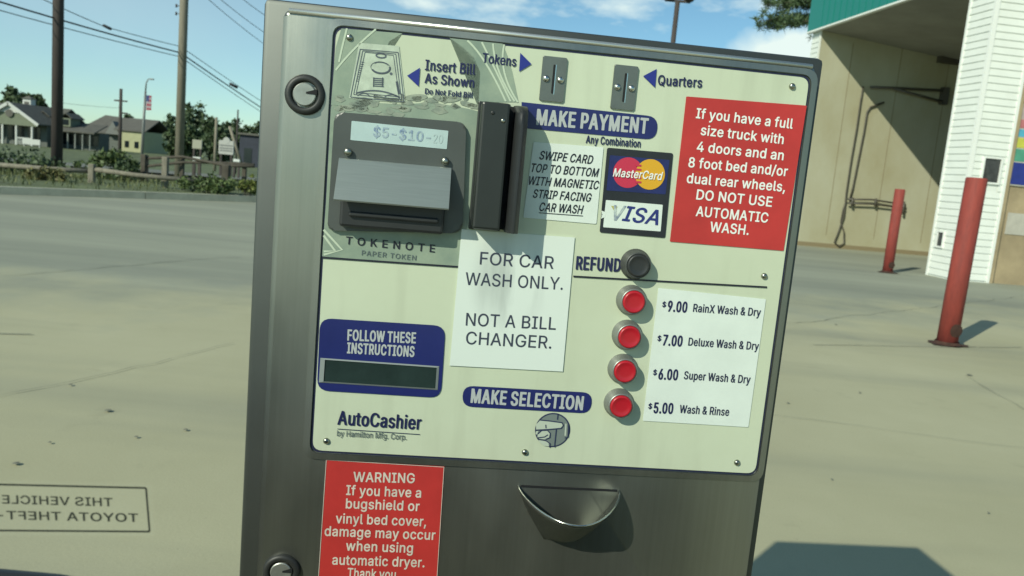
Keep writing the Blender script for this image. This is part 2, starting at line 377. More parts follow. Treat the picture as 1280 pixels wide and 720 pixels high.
'bG': (1067, [[505,-37,370,-15,278,28,205,80,150,143,101,226,62,343,47,478,52,603,72,698,104,781,150,856,208,922,270,970,353,1010,435,1032,575,1037,728,995,835,924,918,821,952,743,962,678,933,660,783,665,704,796,650,838,598,861,475,866,388,834,340,797,300,746,256,648,242,583,240,433,282,286,327,221,378,175,473,135,575,133,633,149,694,186,747,251,778,362,558,367,533,376,524,393,524,503,555,527,953,524,971,503,971,363,951,243,921,176,824,58,683,-16,613,-33]]),
'bH': (1060, [[112,-24,92,-14,86,4,92,1014,117,1025,244,1025,276,1006,282,594,722,592,738,604,740,1006,772,1025,897,1025,922,1016,930,994,924,-14,899,-25,772,-25,740,-6,734,428,292,430,278,419,276,-6,247,-25]]),
'bI': (635, [[55,-24,29,-1,35,126,60,137,187,138,198,146,198,851,190,862,62,863,37,871,29,889,30,1006,62,1025,547,1020,563,999,557,874,532,863,402,862,391,854,391,151,400,138,530,137,555,129,563,111,562,-6,530,-25]]),
'bK': (961, [[112,-24,92,-14,86,4,90,1011,117,1025,244,1025,276,1006,282,576,689,1016,714,1025,872,1025,904,1016,913,999,905,981,520,564,907,19,909,-11,877,-25,732,-25,707,-16,384,428,279,316,275,-9,247,-25]]),
'bL': (816, [[112,-24,92,-14,86,4,86,1001,114,1024,249,1024,269,1016,278,999,279,142,719,136,743,114,743,-1,734,-16,709,-25]]),
'bM': (1279, [[112,-24,92,-14,86,4,92,1014,119,1025,294,1025,329,1009,619,264,907,1010,939,1025,1114,1025,1142,1014,1142,-14,1117,-25,992,-25,959,-4,954,624,704,-6,677,-24,567,-25,542,-19,528,-4,277,626,272,-4,242,-25]]),
'bN': (1073, [[112,-24,92,-14,86,4,92,1014,117,1025,262,1025,297,1012,749,303,751,1004,782,1025,909,1025,934,1016,943,994,937,-14,902,-25,757,-25,732,-14,279,700,277,-4,247,-25]]),
'bO': (1092, [[503,-37,430,-29,338,-2,215,73,162,131,107,216,73,301,52,406,47,516,55,613,80,718,120,806,198,909,268,966,355,1009,438,1031,550,1037,615,1031,708,1004,788,962,889,868,944,781,976,698,996,603,1001,478,996,393,963,266,901,148,843,81,780,33,693,-10,603,-32],[512,131,630,150,703,198,739,238,793,351,813,498,795,641,743,756,661,833,618,854,540,869,425,851,375,823,315,767,256,648,237,518,255,356,305,246,344,201,403,159]]),
'bP': (918, [[112,-24,92,-14,86,4,88,1009,119,1025,479,1025,604,1006,682,973,763,906,820,799,833,739,833,629,796,511,722,420,612,361,519,343,282,338,276,-6,247,-25],[283,504,489,503,547,516,587,540,622,584,643,656,637,739,608,804,562,842,504,859,282,863]]),
'bR': (927, [[112,-24,92,-14,86,4,88,1009,119,1025,484,1025,599,1009,679,978,733,941,799,859,832,764,838,681,823,584,798,524,743,454,663,394,865,24,870,-9,839,-25,672,-18,463,361,292,365,278,354,276,-6,247,-25],[283,526,492,528,557,542,595,564,633,621,645,681,636,756,608,811,559,845,492,862,282,863]]),
'bS': (922, [[411,-41,256,-12,134,61,66,159,48,222,46,278,74,293,216,290,236,274,269,190,309,154,379,129,471,123,554,144,616,191,644,254,637,317,610,352,566,379,271,474,144,551,101,607,79,659,73,779,88,839,116,889,201,972,326,1025,421,1038,514,1035,636,1000,694,969,744,925,800,842,817,782,816,732,789,718,651,721,631,737,601,812,569,842,491,872,421,875,344,857,293,822,261,757,268,697,296,661,336,634,629,540,729,485,781,435,811,389,832,324,835,252,800,132,754,68,714,35,581,-26]]),
'bT': (926, [[373,-24,353,-14,347,4,346,856,43,868,30,886,31,1006,66,1025,836,1020,852,996,852,886,838,868,538,858,536,-4,506,-25]]),
'bU': (1061, [[484,-40,357,-20,227,45,143,135,109,203,86,325,87,1005,122,1024,244,1024,273,1008,276,365,289,278,311,228,360,173,424,139,514,127,597,140,657,172,702,221,728,278,740,365,742,1005,772,1024,912,1021,930,995,930,320,908,203,840,90,739,12,597,-35]]),
'bV': (987, [[393,-24,373,-14,360,14,5,979,2,1009,41,1025,168,1025,197,1009,473,229,745,1009,776,1025,928,1019,941,1004,939,984,580,-4,548,-25]]),
'bW': (1393, [[298,-24,278,-14,268,9,1,989,6,1014,31,1025,161,1025,193,1006,381,298,571,1006,603,1025,746,1025,771,1016,968,298,1155,1009,1186,1025,1316,1025,1341,1014,1344,976,1068,-14,1043,-25,898,-25,865,-9,673,683,484,-9,456,-25]]),
'bY': (972, [[393,-24,367,1,365,404,8,979,2,1009,33,1025,178,1025,206,1014,466,596,723,1016,751,1025,913,1019,926,1004,923,986,561,401,557,-9,528,-25]]),
'ba': (809, [[289,-41,224,-31,159,-6,96,37,68,72,31,159,28,227,39,294,96,375,169,417,244,440,496,480,508,504,500,554,466,603,386,625,296,605,255,572,224,524,201,514,66,550,51,582,69,624,118,687,206,746,346,780,481,770,546,747,612,707,663,642,682,597,695,504,694,-3,666,-24,544,-24,519,-13,506,17,396,-33],[308,117,404,126,471,173,506,247,508,327,286,290,231,259,215,219,226,162,256,133]]),
'bb': (878, [[427,-40,347,-25,259,27,249,-12,224,-25,99,-25,71,-5,71,995,94,1022,224,1024,253,1008,259,716,319,754,402,778,512,776,582,756,644,723,698,675,758,585,782,520,798,420,795,285,763,168,729,105,672,39,584,-15,519,-35],[406,120,492,128,549,170,590,240,610,333,602,458,572,541,522,596,449,621,369,611,314,570,278,508,256,413,264,283,296,198,344,145]]),
'bc': (822, [[386,-40,303,-28,228,2,163,47,117,95,53,223,35,385,58,530,103,623,146,676,203,723,266,756,343,776,418,781,516,766,631,713,717,615,741,540,718,519,591,490,568,500,511,589,466,613,386,621,311,593,248,505,225,413,230,295,262,205,326,137,406,117,463,125,506,148,541,185,571,243,591,253,721,226,738,215,744,195,699,95,658,49,605,10,486,-35]]),
'bd': (878, [[363,-40,273,-23,193,15,146,55,77,155,50,230,35,353,54,525,84,598,138,676,193,725,253,756,323,776,433,778,508,757,576,716,582,1008,611,1024,743,1021,764,995,763,-7,733,-26,611,-25,586,-12,576,27,478,-28],[375,120,458,127,517,168,557,235,579,345,571,458,539,545,493,595,418,621,338,611,283,570,245,505,225,418,230,295,262,203,313,145]]),
'be': (838, [[393,-40,261,-13,178,35,115,98,53,223,35,383,47,488,73,568,153,685,263,756,408,781,496,770,571,743,621,714,682,655,716,603,747,520,762,338,753,318,728,309,228,307,235,255,267,188,321,140,376,120,438,117,498,133,543,169,573,220,596,231,718,206,748,185,737,138,711,93,626,14,521,-30],[232,460,556,459,568,468,551,523,516,578,471,610,403,624,336,610,286,576,246,521]]),
'bf': (543, [[152,-24,126,1,125,611,9,618,-13,629,-19,749,9,769,124,774,138,926,162,972,209,1019,262,1047,329,1064,452,1059,498,1044,510,1026,477,910,449,895,399,905,347,899,328,884,314,846,314,772,449,770,474,759,480,649,474,629,454,619,311,611,310,-4,282,-24]]),
'bg': (880, [[368,-320,256,-299,166,-256,90,-182,69,-147,70,-127,170,-65,201,-56,226,-65,281,-128,331,-155,406,-166,491,-151,531,-128,562,-87,574,-55,578,45,473,-5,371,-16,258,5,151,69,78,165,50,238,35,390,53,525,79,590,138,676,193,724,261,759,328,776,433,778,516,754,578,716,584,753,603,769,743,769,764,740,764,-30,746,-137,718,-190,679,-232,588,-288,473,-318],[392,143,471,154,524,193,568,278,581,378,569,473,538,548,478,606,416,621,338,610,279,565,243,500,222,390,233,288,266,213,321,161]]),
'bh': (850, [[97,-24,77,-14,71,4,71,1001,99,1024,224,1025,255,1001,259,719,329,758,389,776,504,777,564,760,642,717,703,636,725,569,735,474,735,-1,727,-16,702,-25,582,-25,553,-9,544,509,525,561,484,602,449,617,394,620,344,607,298,571,259,481,254,-6,224,-25]]),
'bi': (372, [[97,-24,71,1,71,746,100,769,227,769,247,761,256,744,256,-1,227,-24],[150,846,100,863,72,886,52,924,52,976,72,1014,100,1037,152,1054,192,1052,235,1034,267,1001,280,961,278,924,232,865,195,849]]),
'bk': (792, [[97,-24,77,-14,71,4,71,1001,99,1024,224,1025,247,1016,255,999,259,487,537,763,704,770,735,754,729,725,439,424,754,22,763,-1,732,-25,579,-25,554,-16,299,301,256,259,252,-10,224,-25]]),
'bl': (416, [[254,-29,169,-10,129,15,91,64,76,106,71,996,77,1014,99,1024,227,1024,255,1001,259,164,274,130,337,132,362,119,388,6,379,-11,354,-21]]),
'bm': (1243, [[97,-24,77,-14,71,4,71,741,79,761,104,770,227,769,249,756,259,723,367,776,487,779,557,751,627,684,734,760,812,782,899,782,1009,744,1087,666,1114,604,1128,511,1128,4,1119,-16,1094,-25,974,-25,942,-6,937,534,902,599,824,624,772,615,737,595,711,561,694,511,688,-9,657,-25,539,-25,514,-16,506,4,502,536,465,599,435,616,392,624,344,615,304,590,276,554,259,501,254,-6,224,-25]]),
'bn': (849, [[97,-24,77,-14,71,4,75,756,102,770,224,769,248,754,257,715,327,757,379,774,474,780,559,762,634,722,702,637,730,541,731,-11,704,-25,587,-25,553,-9,544,509,528,556,492,597,452,616,397,620,349,609,299,572,278,541,259,481,254,-6,224,-25]]),
'bo': (860, [[386,-40,303,-28,228,2,163,47,117,95,53,223,35,385,58,530,103,623,146,676,203,723,266,756,413,781,548,756,621,718,691,654,761,523,782,358,759,210,714,118,667,60,611,14,546,-18,481,-35],[400,118,478,131,537,178,574,245,594,348,584,458,552,540,501,596,423,621,338,609,285,568,245,498,222,380,233,280,270,193,331,135]]),
'br': (553, [[97,-24,77,-14,71,4,73,754,102,770,222,769,244,759,257,726,367,777,497,774,510,754,504,621,479,610,402,615,344,603,291,564,265,516,256,461,253,-9,224,-25]]),
'bs': (761, [[321,-40,204,-15,114,39,56,120,42,195,69,211,191,233,214,220,236,171,269,137,359,114,424,125,460,143,489,180,489,225,441,269,219,330,118,390,83,438,66,480,63,580,103,670,199,744,311,778,421,778,511,756,585,713,644,638,668,580,666,559,641,544,519,523,499,533,449,605,411,623,366,628,301,616,266,591,248,555,252,520,271,494,306,475,529,414,619,361,659,312,678,265,680,163,642,78,571,14,461,-30]]),
'bt': (491, [[312,-32,197,-3,153,28,118,76,96,171,95,611,7,618,-19,638,-18,753,9,771,94,776,96,928,124,951,269,945,280,926,282,776,404,771,432,751,433,643,424,626,281,611,281,191,289,146,304,129,399,129,424,118,450,1,442,-14,414,-24]]),
'bu': (850, [[332,-34,247,-17,164,28,122,78,87,151,71,259,73,754,112,770,224,770,253,754,262,236,277,191,314,148,357,129,409,125,462,139,497,163,524,198,542,246,553,754,584,770,722,764,735,741,733,-9,704,-25,582,-24,557,-11,547,28,467,-17]]),
'bv': (809, [[313,-24,284,-1,5,729,4,754,38,770,168,770,195,756,383,243,568,754,600,770,749,764,761,749,759,729,478,-6,448,-25]]),
'bw': (1159, [[263,-24,243,-14,233,6,15,726,20,761,45,770,170,770,201,754,333,292,457,736,473,763,620,770,652,754,780,293,913,754,945,770,1070,770,1095,759,1100,729,868,-16,843,-25,725,-25,694,-9,558,456,423,-7,393,-25]]),
'by': (809, [[158,-309,93,-299,64,-281,88,-164,118,-143,180,-151,218,-140,253,-89,282,-1,5,729,4,754,38,770,168,770,195,756,383,244,570,755,600,770,748,764,761,749,759,729,412,-169,369,-231,298,-285,228,-307]]),
'bz': (792, [[76,-24,50,-4,52,101,440,604,81,613,62,634,66,756,101,770,651,770,678,761,687,744,683,639,306,141,681,132,699,111,695,-11,663,-25]]),
'm$': (945, [[379,-165,348,-147,344,-33,259,-13,159,33,103,80,48,165,26,258,34,280,64,289,216,289,252,275,272,210,298,173,339,143,347,155,346,445,186,512,119,564,83,610,62,660,53,750,73,843,138,930,231,993,346,1030,353,1155,384,1166,494,1166,529,1148,534,1031,619,1008,709,965,764,919,816,843,835,778,829,733,799,724,651,724,616,737,582,818,532,853,530,580,696,512,796,434,841,358,852,255,832,160,764,67,674,6,533,-35,524,-155,494,-166],[533,140,597,185,627,260,625,303,604,345,536,389],[339,638,347,650,341,849,304,818,278,750,290,685]]),
'm&': (947, [[348,-32,248,-17,183,7,85,81,32,166,20,216,20,303,38,366,65,411,207,543,132,653,105,721,102,831,129,906,190,973,263,1011,331,1027,456,1027,558,996,628,944,671,878,687,796,678,731,643,658,491,516,621,359,636,441,651,456,813,462,848,449,849,376,834,293,777,168,909,1,873,-20,701,-20,673,-12,633,27,503,-22],[372,113,448,128,515,173,326,397,287,366,253,313,243,236,260,186,290,148],[371,668,432,718,464,786,447,851,401,884,373,878,345,856,320,796,330,731]]),
'mA': (1010, [[13,-19,-14,-7,-15,14,346,1004,383,1020,583,1013,958,-4,921,-20,766,-20,733,-10,628,259,321,260,306,251,212,-9,178,-20],[368,411,574,414,471,716]]),
'mB': (964, [[99,-19,74,-9,68,6,71,1006,109,1020,549,1017,634,999,729,951,803,864,829,784,833,719,823,656,797,604,702,524,762,492,810,446,857,369,870,241,837,126,755,44,627,-7,517,-20],[300,134,514,135,564,146,602,168,640,224,648,269,637,326,605,381,559,415,517,429,299,433],[300,581,482,583,559,618,597,671,609,729,597,789,569,831,499,864,299,866]]),
'mC': (1070, [[493,-32,340,-5,260,33,193,82,130,151,87,223,50,326,29,486,34,588,55,696,87,778,132,851,208,929,257,966,345,1006,428,1027,590,1032,753,987,860,914,906,863,950,788,978,682,940,665,767,671,694,798,638,844,588,866,490,871,408,840,324,758,279,666,260,586,257,431,273,351,300,283,354,203,403,163,455,138,530,125,610,143,681,188,723,243,765,328,943,334,970,326,979,308,928,168,874,98,818,50,745,9,655,-20]]),
'mD': (1054, [[99,-19,74,-9,68,6,71,1006,109,1020,539,1015,649,990,739,950,800,906,861,841,912,749,950,611,958,501,948,381,917,266,862,164,799,95,737,51,629,6,459,-20],[300,134,464,136,579,171,660,239,712,346,735,501,712,656,654,770,590,826,539,850,432,867,296,861]]),
'mF': (873, [[99,-19,74,-9,68,6,71,1006,112,1020,734,1020,767,1011,775,996,775,891,757,872,297,864,299,569,712,563,730,546,730,434,692,415,299,413,294,-4,259,-20]]),
'mI': (658, [[42,-19,12,-1,15,119,45,132,170,133,181,141,181,856,172,867,47,868,17,878,13,1004,52,1020,570,1013,581,996,575,879,545,868,417,867,409,859,409,146,417,133,545,132,575,122,579,-4,542,-20]]),
'mN': (1096, [[99,-19,74,-9,68,6,72,1007,104,1020,274,1020,315,1006,729,359,734,1001,772,1020,922,1020,954,1009,957,-7,917,-20,747,-20,713,-9,299,640,295,-1,259,-20]]),
'mQ': (1115, [[768,-113,739,-100,673,-16,540,-34,423,-26,330,-1,255,36,188,86,132,150,60,290,35,407,29,510,37,610,65,722,130,847,184,910,253,962,328,1000,420,1025,513,1034,628,1025,723,1000,798,962,874,900,923,842,983,725,1014,600,1019,482,1006,360,960,220,918,150,852,75,968,-95,933,-114],[506,127,555,129,561,137,435,304,435,320,470,333,643,331,663,321,725,245,778,357,796,497,776,650,723,762,643,839,540,873,440,855,383,821,332,770,273,650,254,522,272,355,328,235,408,161]]),
'mR': (950, [[99,-19,74,-9,68,6,71,1006,107,1020,497,1020,612,1004,699,972,749,937,817,856,849,761,855,684,840,586,814,525,759,458,677,399,882,21,887,-6,849,-20,682,-20,652,-11,444,366,309,370,296,359,294,-4,259,-20],[300,521,497,526,544,538,585,566,619,626,628,701,615,769,584,821,544,850,479,867,297,866]]),
'mS': (945, [[399,-36,309,-26,234,-4,116,66,48,162,28,274,64,288,239,283,255,269,276,202,309,161,369,129,459,118,531,136,595,182,627,252,619,319,594,355,546,386,249,481,126,556,83,609,62,662,56,779,71,837,100,889,161,950,228,992,364,1030,529,1030,656,993,745,937,815,844,832,797,834,737,799,723,629,728,614,740,582,817,554,845,506,870,434,880,361,862,305,819,278,757,286,694,314,656,359,626,651,532,759,470,807,422,840,359,852,297,849,227,809,119,719,31,591,-22,521,-34]]),
'mT': (949, [[361,-19,338,-11,330,4,329,861,26,874,12,889,14,1004,53,1020,858,1013,870,989,869,889,858,875,556,863,554,-1,518,-20]]),
'mW': (1416, [[286,-19,261,-9,250,11,-17,991,-12,1009,21,1020,171,1020,211,1004,381,365,553,1004,591,1020,758,1020,788,1011,968,363,1136,1004,1176,1020,1326,1020,1359,1009,1361,976,1087,-9,1053,-20,886,-20,846,-4,673,613,503,-4,468,-20]]),
'mX': (999, [[17,-19,-8,-9,-10,10,338,511,14,986,12,1007,50,1020,217,1020,247,1011,467,694,692,1011,722,1020,882,1020,920,1009,920,984,598,516,940,14,942,-7,905,-20,737,-20,707,-11,465,333,225,-10,192,-20]]),
'ma': (832, [[276,-36,146,-4,59,64,13,162,21,292,79,370,146,410,229,434,479,475,492,504,482,559,454,605,396,628,314,610,276,580,242,529,214,519,174,519,49,556,34,582,56,629,106,688,221,752,341,775,411,775,534,754,589,730,644,688,684,634,704,574,712,502,712,-1,676,-19,539,-19,489,0,381,-34],[320,112,397,124,454,169,489,247,489,327,299,295,249,262,233,224,241,164,271,129]]),
'mb': (901, [[414,-35,339,-23,277,6,262,-12,232,-21,89,-21,54,-2,53,993,72,1015,234,1019,270,1005,276,738,344,764,427,776,524,771,607,748,662,718,720,665,775,583,799,518,815,418,812,288,780,170,747,108,689,44,604,-9,532,-30],[418,115,482,126,547,188,584,280,595,370,584,463,552,548,506,600,434,626,359,600,316,553,282,465,271,373,282,278,315,193,359,142]]),
'md': (901, [[351,-35,251,-16,176,20,125,63,58,160,32,235,17,363,25,468,57,578,88,633,141,691,246,754,311,771,406,776,491,764,558,737,565,1005,601,1019,768,1013,782,993,780,-5,746,-21,603,-21,573,-12,558,6,461,-31],[387,115,443,123,499,163,539,233,562,345,553,460,522,545,476,600,403,626,343,609,296,567,261,503,240,388,250,278,281,198,330,140]]),
'me': (861, [[381,-35,238,-5,160,40,93,107,35,225,17,383,30,485,55,565,88,626,133,679,248,751,326,771,423,776,508,766,593,736,663,689,704,645,734,600,764,518,779,338,771,323,741,314,246,312,251,255,286,183,323,145,378,117,426,112,478,126,521,159,555,215,583,226,638,223,743,197,765,183,732,100,638,16,533,-25],[248,455,541,454,551,463,534,525,496,585,448,618,393,626,353,616,302,580,263,523]]),
'mh': (873, [[84,-19,59,-9,53,6,53,999,89,1020,239,1019,273,999,276,739,382,772,484,775,552,764,660,711,721,634,743,566,753,471,753,1,742,-13,712,-20,569,-20,535,-4,527,509,487,591,454,614,407,625,359,611,318,579,295,544,277,484,271,-4,237,-20]]),
'mi': (395, [[85,-19,62,-11,54,4,54,746,90,765,242,764,265,756,273,741,273,-1,237,-20],[137,851,80,870,42,906,31,949,42,994,77,1029,125,1047,190,1049,252,1029,294,979,298,944,287,906,225,858]]),
'mk': (815, [[84,-19,59,-9,53,6,53,999,89,1020,239,1019,264,1011,273,996,277,517,519,758,717,765,754,749,749,733,453,424,780,-1,742,-20,567,-20,537,-11,294,287,273,261,270,-6,237,-20]]),
'ml': (439, [[242,-24,132,5,94,36,59,109,53,994,62,1011,87,1019,237,1020,273,999,276,161,292,125,349,127,382,112,405,6,392,-9,342,-22]]),
'mm': (1266, [[84,-19,59,-9,53,6,53,739,62,756,92,765,232,765,277,743,377,776,447,780,562,753,632,700,681,736,754,767,802,777,912,777,1027,739,1109,656,1132,601,1145,509,1145,6,1137,-11,1107,-20,962,-20,925,-4,920,536,884,603,824,627,754,599,729,564,712,514,706,-4,669,-20,527,-20,494,-9,485,539,452,600,392,627,359,619,318,591,294,556,277,504,271,-4,237,-20]]),
'mn': (872, [[84,-19,62,-11,53,4,56,751,89,765,232,765,259,756,274,736,377,771,484,775,582,755,652,716,718,636,747,539,750,-6,717,-20,574,-20,535,-4,527,509,487,591,457,613,409,625,359,611,318,579,295,544,277,484,271,-4,237,-20]]),
'mo': (883, [[373,-35,281,-20,206,10,145,53,93,108,58,168,27,263,17,353,23,450,40,528,85,620,185,718,246,749,331,771,486,771,563,751,631,718,726,628,759,570,787,485,799,375,794,290,779,220,746,145,694,75,634,23,571,-10,496,-30],[387,115,456,123,514,168,554,238,577,345,567,460,534,543,488,598,411,626,353,613,293,558,260,495,240,383,250,280,281,199,326,144]]),
'mp': (901, [[84,-300,59,-290,53,-275,55,750,89,766,234,766,262,758,277,735,374,771,469,776,584,756,652,724,747,633,800,515,815,420,815,320,799,225,771,150,705,58,657,19,579,-18,509,-33,419,-36,339,-23,277,4,270,-287,237,-301],[418,115,482,126,547,188,584,280,595,370,584,463,552,548,506,600,434,626,359,600,316,553,282,465,271,373,282,278,315,193,359,142]]),
'mr': (576, [[84,-19,62,-11,53,4,55,749,92,765,232,765,274,744,374,775,517,768,528,751,522,626,492,615,409,619,367,610,313,574,282,519,273,464,271,-4,237,-20]]),
'ms': (784, [[309,-35,189,-10,111,32,50,100,23,190,114,219,204,228,234,214,256,165,289,130,329,114,376,112,419,125,455,150,474,190,470,230,454,256,419,277,196,337,99,397,65,440,49,483,46,580,81,661,113,695,184,741,299,773,434,773,534,748,601,709,660,638,684,563,559,528,506,528,479,539,429,611,389,630,356,631,316,620,284,595,266,558,270,518,289,489,329,467,551,406,636,356,677,308,696,263,697,163,662,85,586,17,436,-33]]),
'mt': (514, [[299,-27,181,1,138,31,100,78,78,173,77,616,-8,624,-37,643,-33,754,-3,766,77,772,78,926,109,946,259,947,289,938,298,923,300,771,417,766,450,746,444,633,299,616,298,188,307,143,324,123,412,124,444,111,468,3,454,-12,397,-25]]),
'mu': (873, [[319,-29,227,-10,147,33,106,79,69,154,53,261,55,749,99,765,237,765,271,749,279,236,319,154,347,133,399,120,444,133,482,160,525,244,533,314,535,749,572,765,742,758,753,739,751,-4,717,-20,574,-20,544,-11,529,9,432,-24]]),
'mw': (1182, [[250,-19,228,-11,217,6,-3,729,0,754,33,765,180,765,218,751,333,355,441,736,455,758,633,765,670,750,780,359,897,751,938,765,1083,765,1115,752,1117,731,889,-9,858,-20,715,-20,677,-6,558,393,438,-6,405,-20]]),
'mx': (811, [[22,-19,-3,-9,-6,9,249,384,14,729,12,752,47,765,237,758,375,555,515,758,697,765,733,754,734,731,497,376,745,16,747,-7,710,-20,552,-20,522,-11,372,209,222,-11,192,-20]]),
'my': (832, [[145,-304,70,-292,46,-276,70,-169,103,-149,178,-155,201,-144,236,-91,266,-1,-13,751,30,765,180,765,213,751,383,297,552,751,590,765,740,765,770,756,776,729,418,-186,365,-247,313,-281,240,-302]]),
'h.': (480, [[153,-41,73,-16,27,27,12,82,27,135,76,179,143,201,248,198,316,167,359,107,359,55,344,22,313,-8,268,-31]]),
'h0': (1002, [[408,-45,323,-34,198,20,122,91,85,143,50,218,25,316,9,478,14,608,32,716,80,846,122,908,180,967,250,1009,333,1036,520,1042,635,1011,705,971,765,914,808,852,843,771,876,616,876,386,837,211,806,143,738,57,650,-5,568,-34],[444,133,503,170,546,238,578,351,591,498,578,651,544,766,495,838,445,867,395,838,342,753,312,648,301,501,312,353,348,233,390,167]]),
'h5': (1002, [[386,-45,266,-22,155,33,65,136,40,201,33,259,56,279,98,289,291,283,323,261,340,208,366,170,403,142,441,133,502,168,541,231,559,318,548,388,507,466,438,508,381,500,311,459,268,450,106,465,50,491,103,998,128,1021,173,1032,733,1032,773,1024,804,998,804,893,793,875,736,857,382,856,360,691,368,683,511,687,591,671,691,627,771,557,822,476,851,371,849,258,834,198,777,96,679,13,533,-39]]),
'h6': (1002, [[401,-45,266,-17,174,35,113,93,65,178,43,256,40,336,54,421,88,511,143,611,418,1011,479,1032,679,1027,710,1011,715,991,486,653,576,639,671,607,736,567,782,521,825,446,844,376,847,268,832,193,777,93,679,9,539,-40],[441,131,479,143,517,178,544,231,557,288,552,361,532,416,499,459,444,487,376,446,343,386,333,338,333,276,356,206,388,161]]),
'h7': (1002, [[168,-32,121,-16,109,11,533,851,71,864,38,889,40,1006,66,1024,108,1032,781,1032,838,1016,852,996,850,871,411,-1,386,-22,346,-32]]),
'h9': (1002, [[234,-32,186,-16,174,9,404,346,276,370,206,398,151,435,103,486,58,569,43,634,43,746,60,816,88,874,158,954,274,1020,409,1045,526,1042,616,1020,732,951,787,891,827,816,850,681,820,531,750,396,472,-11,414,-32],[433,516,471,521,515,556,545,614,557,666,555,729,531,797,499,842,446,870,411,857,376,826,345,766,333,714,333,661,356,589,389,543]]),
'hA': (1054, [[8,-32,-39,-16,-51,9,311,1004,336,1023,378,1032,561,1032,613,1018,636,984,992,14,991,-6,928,-32,721,-24,690,1,601,244,351,247,337,239,255,4,241,-15,186,-32],[407,424,535,426,471,609]]),
'hC': (1114, [[488,-45,398,-34,295,-5,168,73,97,148,52,223,15,326,-6,486,-1,588,20,696,55,783,113,869,213,961,310,1011,403,1036,595,1044,733,1014,866,941,967,823,1001,746,1013,683,990,663,948,652,758,657,720,680,678,773,610,837,528,862,438,835,388,794,339,723,295,583,292,431,308,351,336,281,389,203,433,168,495,142,543,140,600,158,654,196,695,256,720,321,748,339,948,347,998,332,1014,308,963,168,908,97,840,40,763,-2,668,-32]]),
'hD': (1098, [[94,-32,49,-18,33,4,37,1007,102,1032,544,1027,679,997,764,958,827,914,893,846,937,774,968,694,988,586,988,416,970,316,936,226,895,161,828,89,767,46,649,-4,464,-32],[335,146,459,148,555,179,626,241,683,364,698,539,662,699,599,791,554,824,494,847,424,855,331,849]]),
'hE': (934, [[94,-32,49,-18,33,4,36,1006,62,1024,104,1032,747,1032,804,1016,818,999,818,889,787,863,332,851,334,597,749,588,782,564,783,459,769,434,717,418,334,416,331,159,342,145,792,137,823,111,820,-6,794,-24,754,-32]]),
'hF': (917, [[94,-32,49,-18,33,4,36,1006,62,1024,104,1032,739,1032,797,1016,810,999,810,889,782,863,739,855,342,855,331,844,334,582,734,572,765,546,762,429,699,403,334,401,329,-4,304,-23,264,-32]]),
'hH': (1127, [[94,-32,49,-18,33,4,38,1009,99,1032,259,1032,302,1024,327,1006,334,602,672,600,685,611,689,1006,714,1024,754,1032,917,1032,972,1015,983,991,978,-9,917,-32,757,-32,714,-24,689,-6,682,421,342,422,331,411,329,-4,304,-23,264,-32]]),
'hI': (702, [[37,-32,0,-22,-22,-4,-21,119,22,141,137,145,146,154,146,844,137,855,25,858,-15,875,-24,891,-22,1004,5,1024,47,1032,545,1032,597,1019,616,999,611,879,567,858,452,855,444,846,444,159,450,146,552,144,607,125,616,109,614,-4,590,-23,547,-32]]),
'hK': (1028, [[94,-32,49,-18,33,4,38,1009,64,1025,109,1032,264,1032,325,1009,334,689,647,1019,697,1032,894,1032,954,1015,960,989,569,566,962,12,960,-9,894,-32,712,-32,659,-16,377,369,331,319,327,-6,264,-32]]),
'hL': (883, [[94,-32,49,-18,33,4,33,999,52,1019,97,1032,282,1029,317,1016,330,996,332,150,762,138,795,114,795,1,773,-21,727,-32]]),
'hM': (1346, [[94,-32,49,-18,33,4,33,991,42,1012,99,1032,312,1032,379,1007,619,410,857,1010,917,1032,1124,1032,1194,1010,1200,9,1192,-12,1134,-32,977,-32,934,-24,909,-7,902,356,749,-12,689,-32,544,-32,502,-23,476,-1,329,359,322,-6,259,-32]]),
'hN': (1140, [[94,-32,49,-18,33,4,38,1009,104,1032,287,1032,342,1015,694,472,700,1004,724,1023,767,1032,929,1032,985,1014,995,991,990,-9,924,-32,739,-32,684,-15,334,524,329,-4,304,-23,264,-32]]),
'hO': (1159, [[485,-45,320,-15,235,25,163,77,95,153,32,271,3,386,-6,493,2,611,20,696,67,803,139,898,220,966,310,1011,405,1036,485,1044,630,1039,738,1012,825,969,894,916,959,841,1021,718,1048,606,1048,396,1029,303,996,221,954,151,888,78,828,33,730,-15,620,-40],[502,141,545,140,603,160,685,233,741,348,761,498,743,643,689,761,615,832,525,862,435,832,362,763,307,648,289,521,304,366,339,276,395,198,453,158]]),
'hP': (985, [[94,-32,49,-18,33,4,36,1006,62,1024,102,1032,497,1032,644,1010,732,971,822,894,856,839,880,764,882,614,870,561,833,489,757,411,652,358,537,335,334,331,327,-6,264,-32],[335,511,497,516,538,539,568,579,590,651,589,719,567,789,517,840,469,855,332,854]]),
'hR': (994, [[94,-32,49,-18,33,4,36,1006,62,1024,102,1032,549,1030,657,1007,769,951,825,896,870,816,888,739,888,646,870,569,826,491,713,396,917,21,922,-6,897,-24,857,-32,674,-32,622,-16,417,352,342,357,331,346,327,-6,264,-32],[335,534,492,538,524,549,558,576,584,629,593,709,573,786,537,831,472,855,332,854]]),
'hS': (989, [[394,-49,251,-28,186,-4,111,41,48,104,16,157,-8,272,16,291,56,300,255,294,287,274,309,206,336,168,386,140,454,131,516,149,564,187,592,252,583,322,562,352,521,377,229,471,96,551,50,607,28,659,21,779,36,837,65,889,131,955,199,997,359,1042,534,1042,674,1005,774,943,850,844,867,797,869,737,806,711,614,716,581,737,564,789,525,839,489,859,436,867,384,853,335,812,313,754,322,692,344,661,381,635,671,542,789,475,842,422,875,359,887,297,884,227,869,167,836,109,766,38,711,5,559,-41]]),
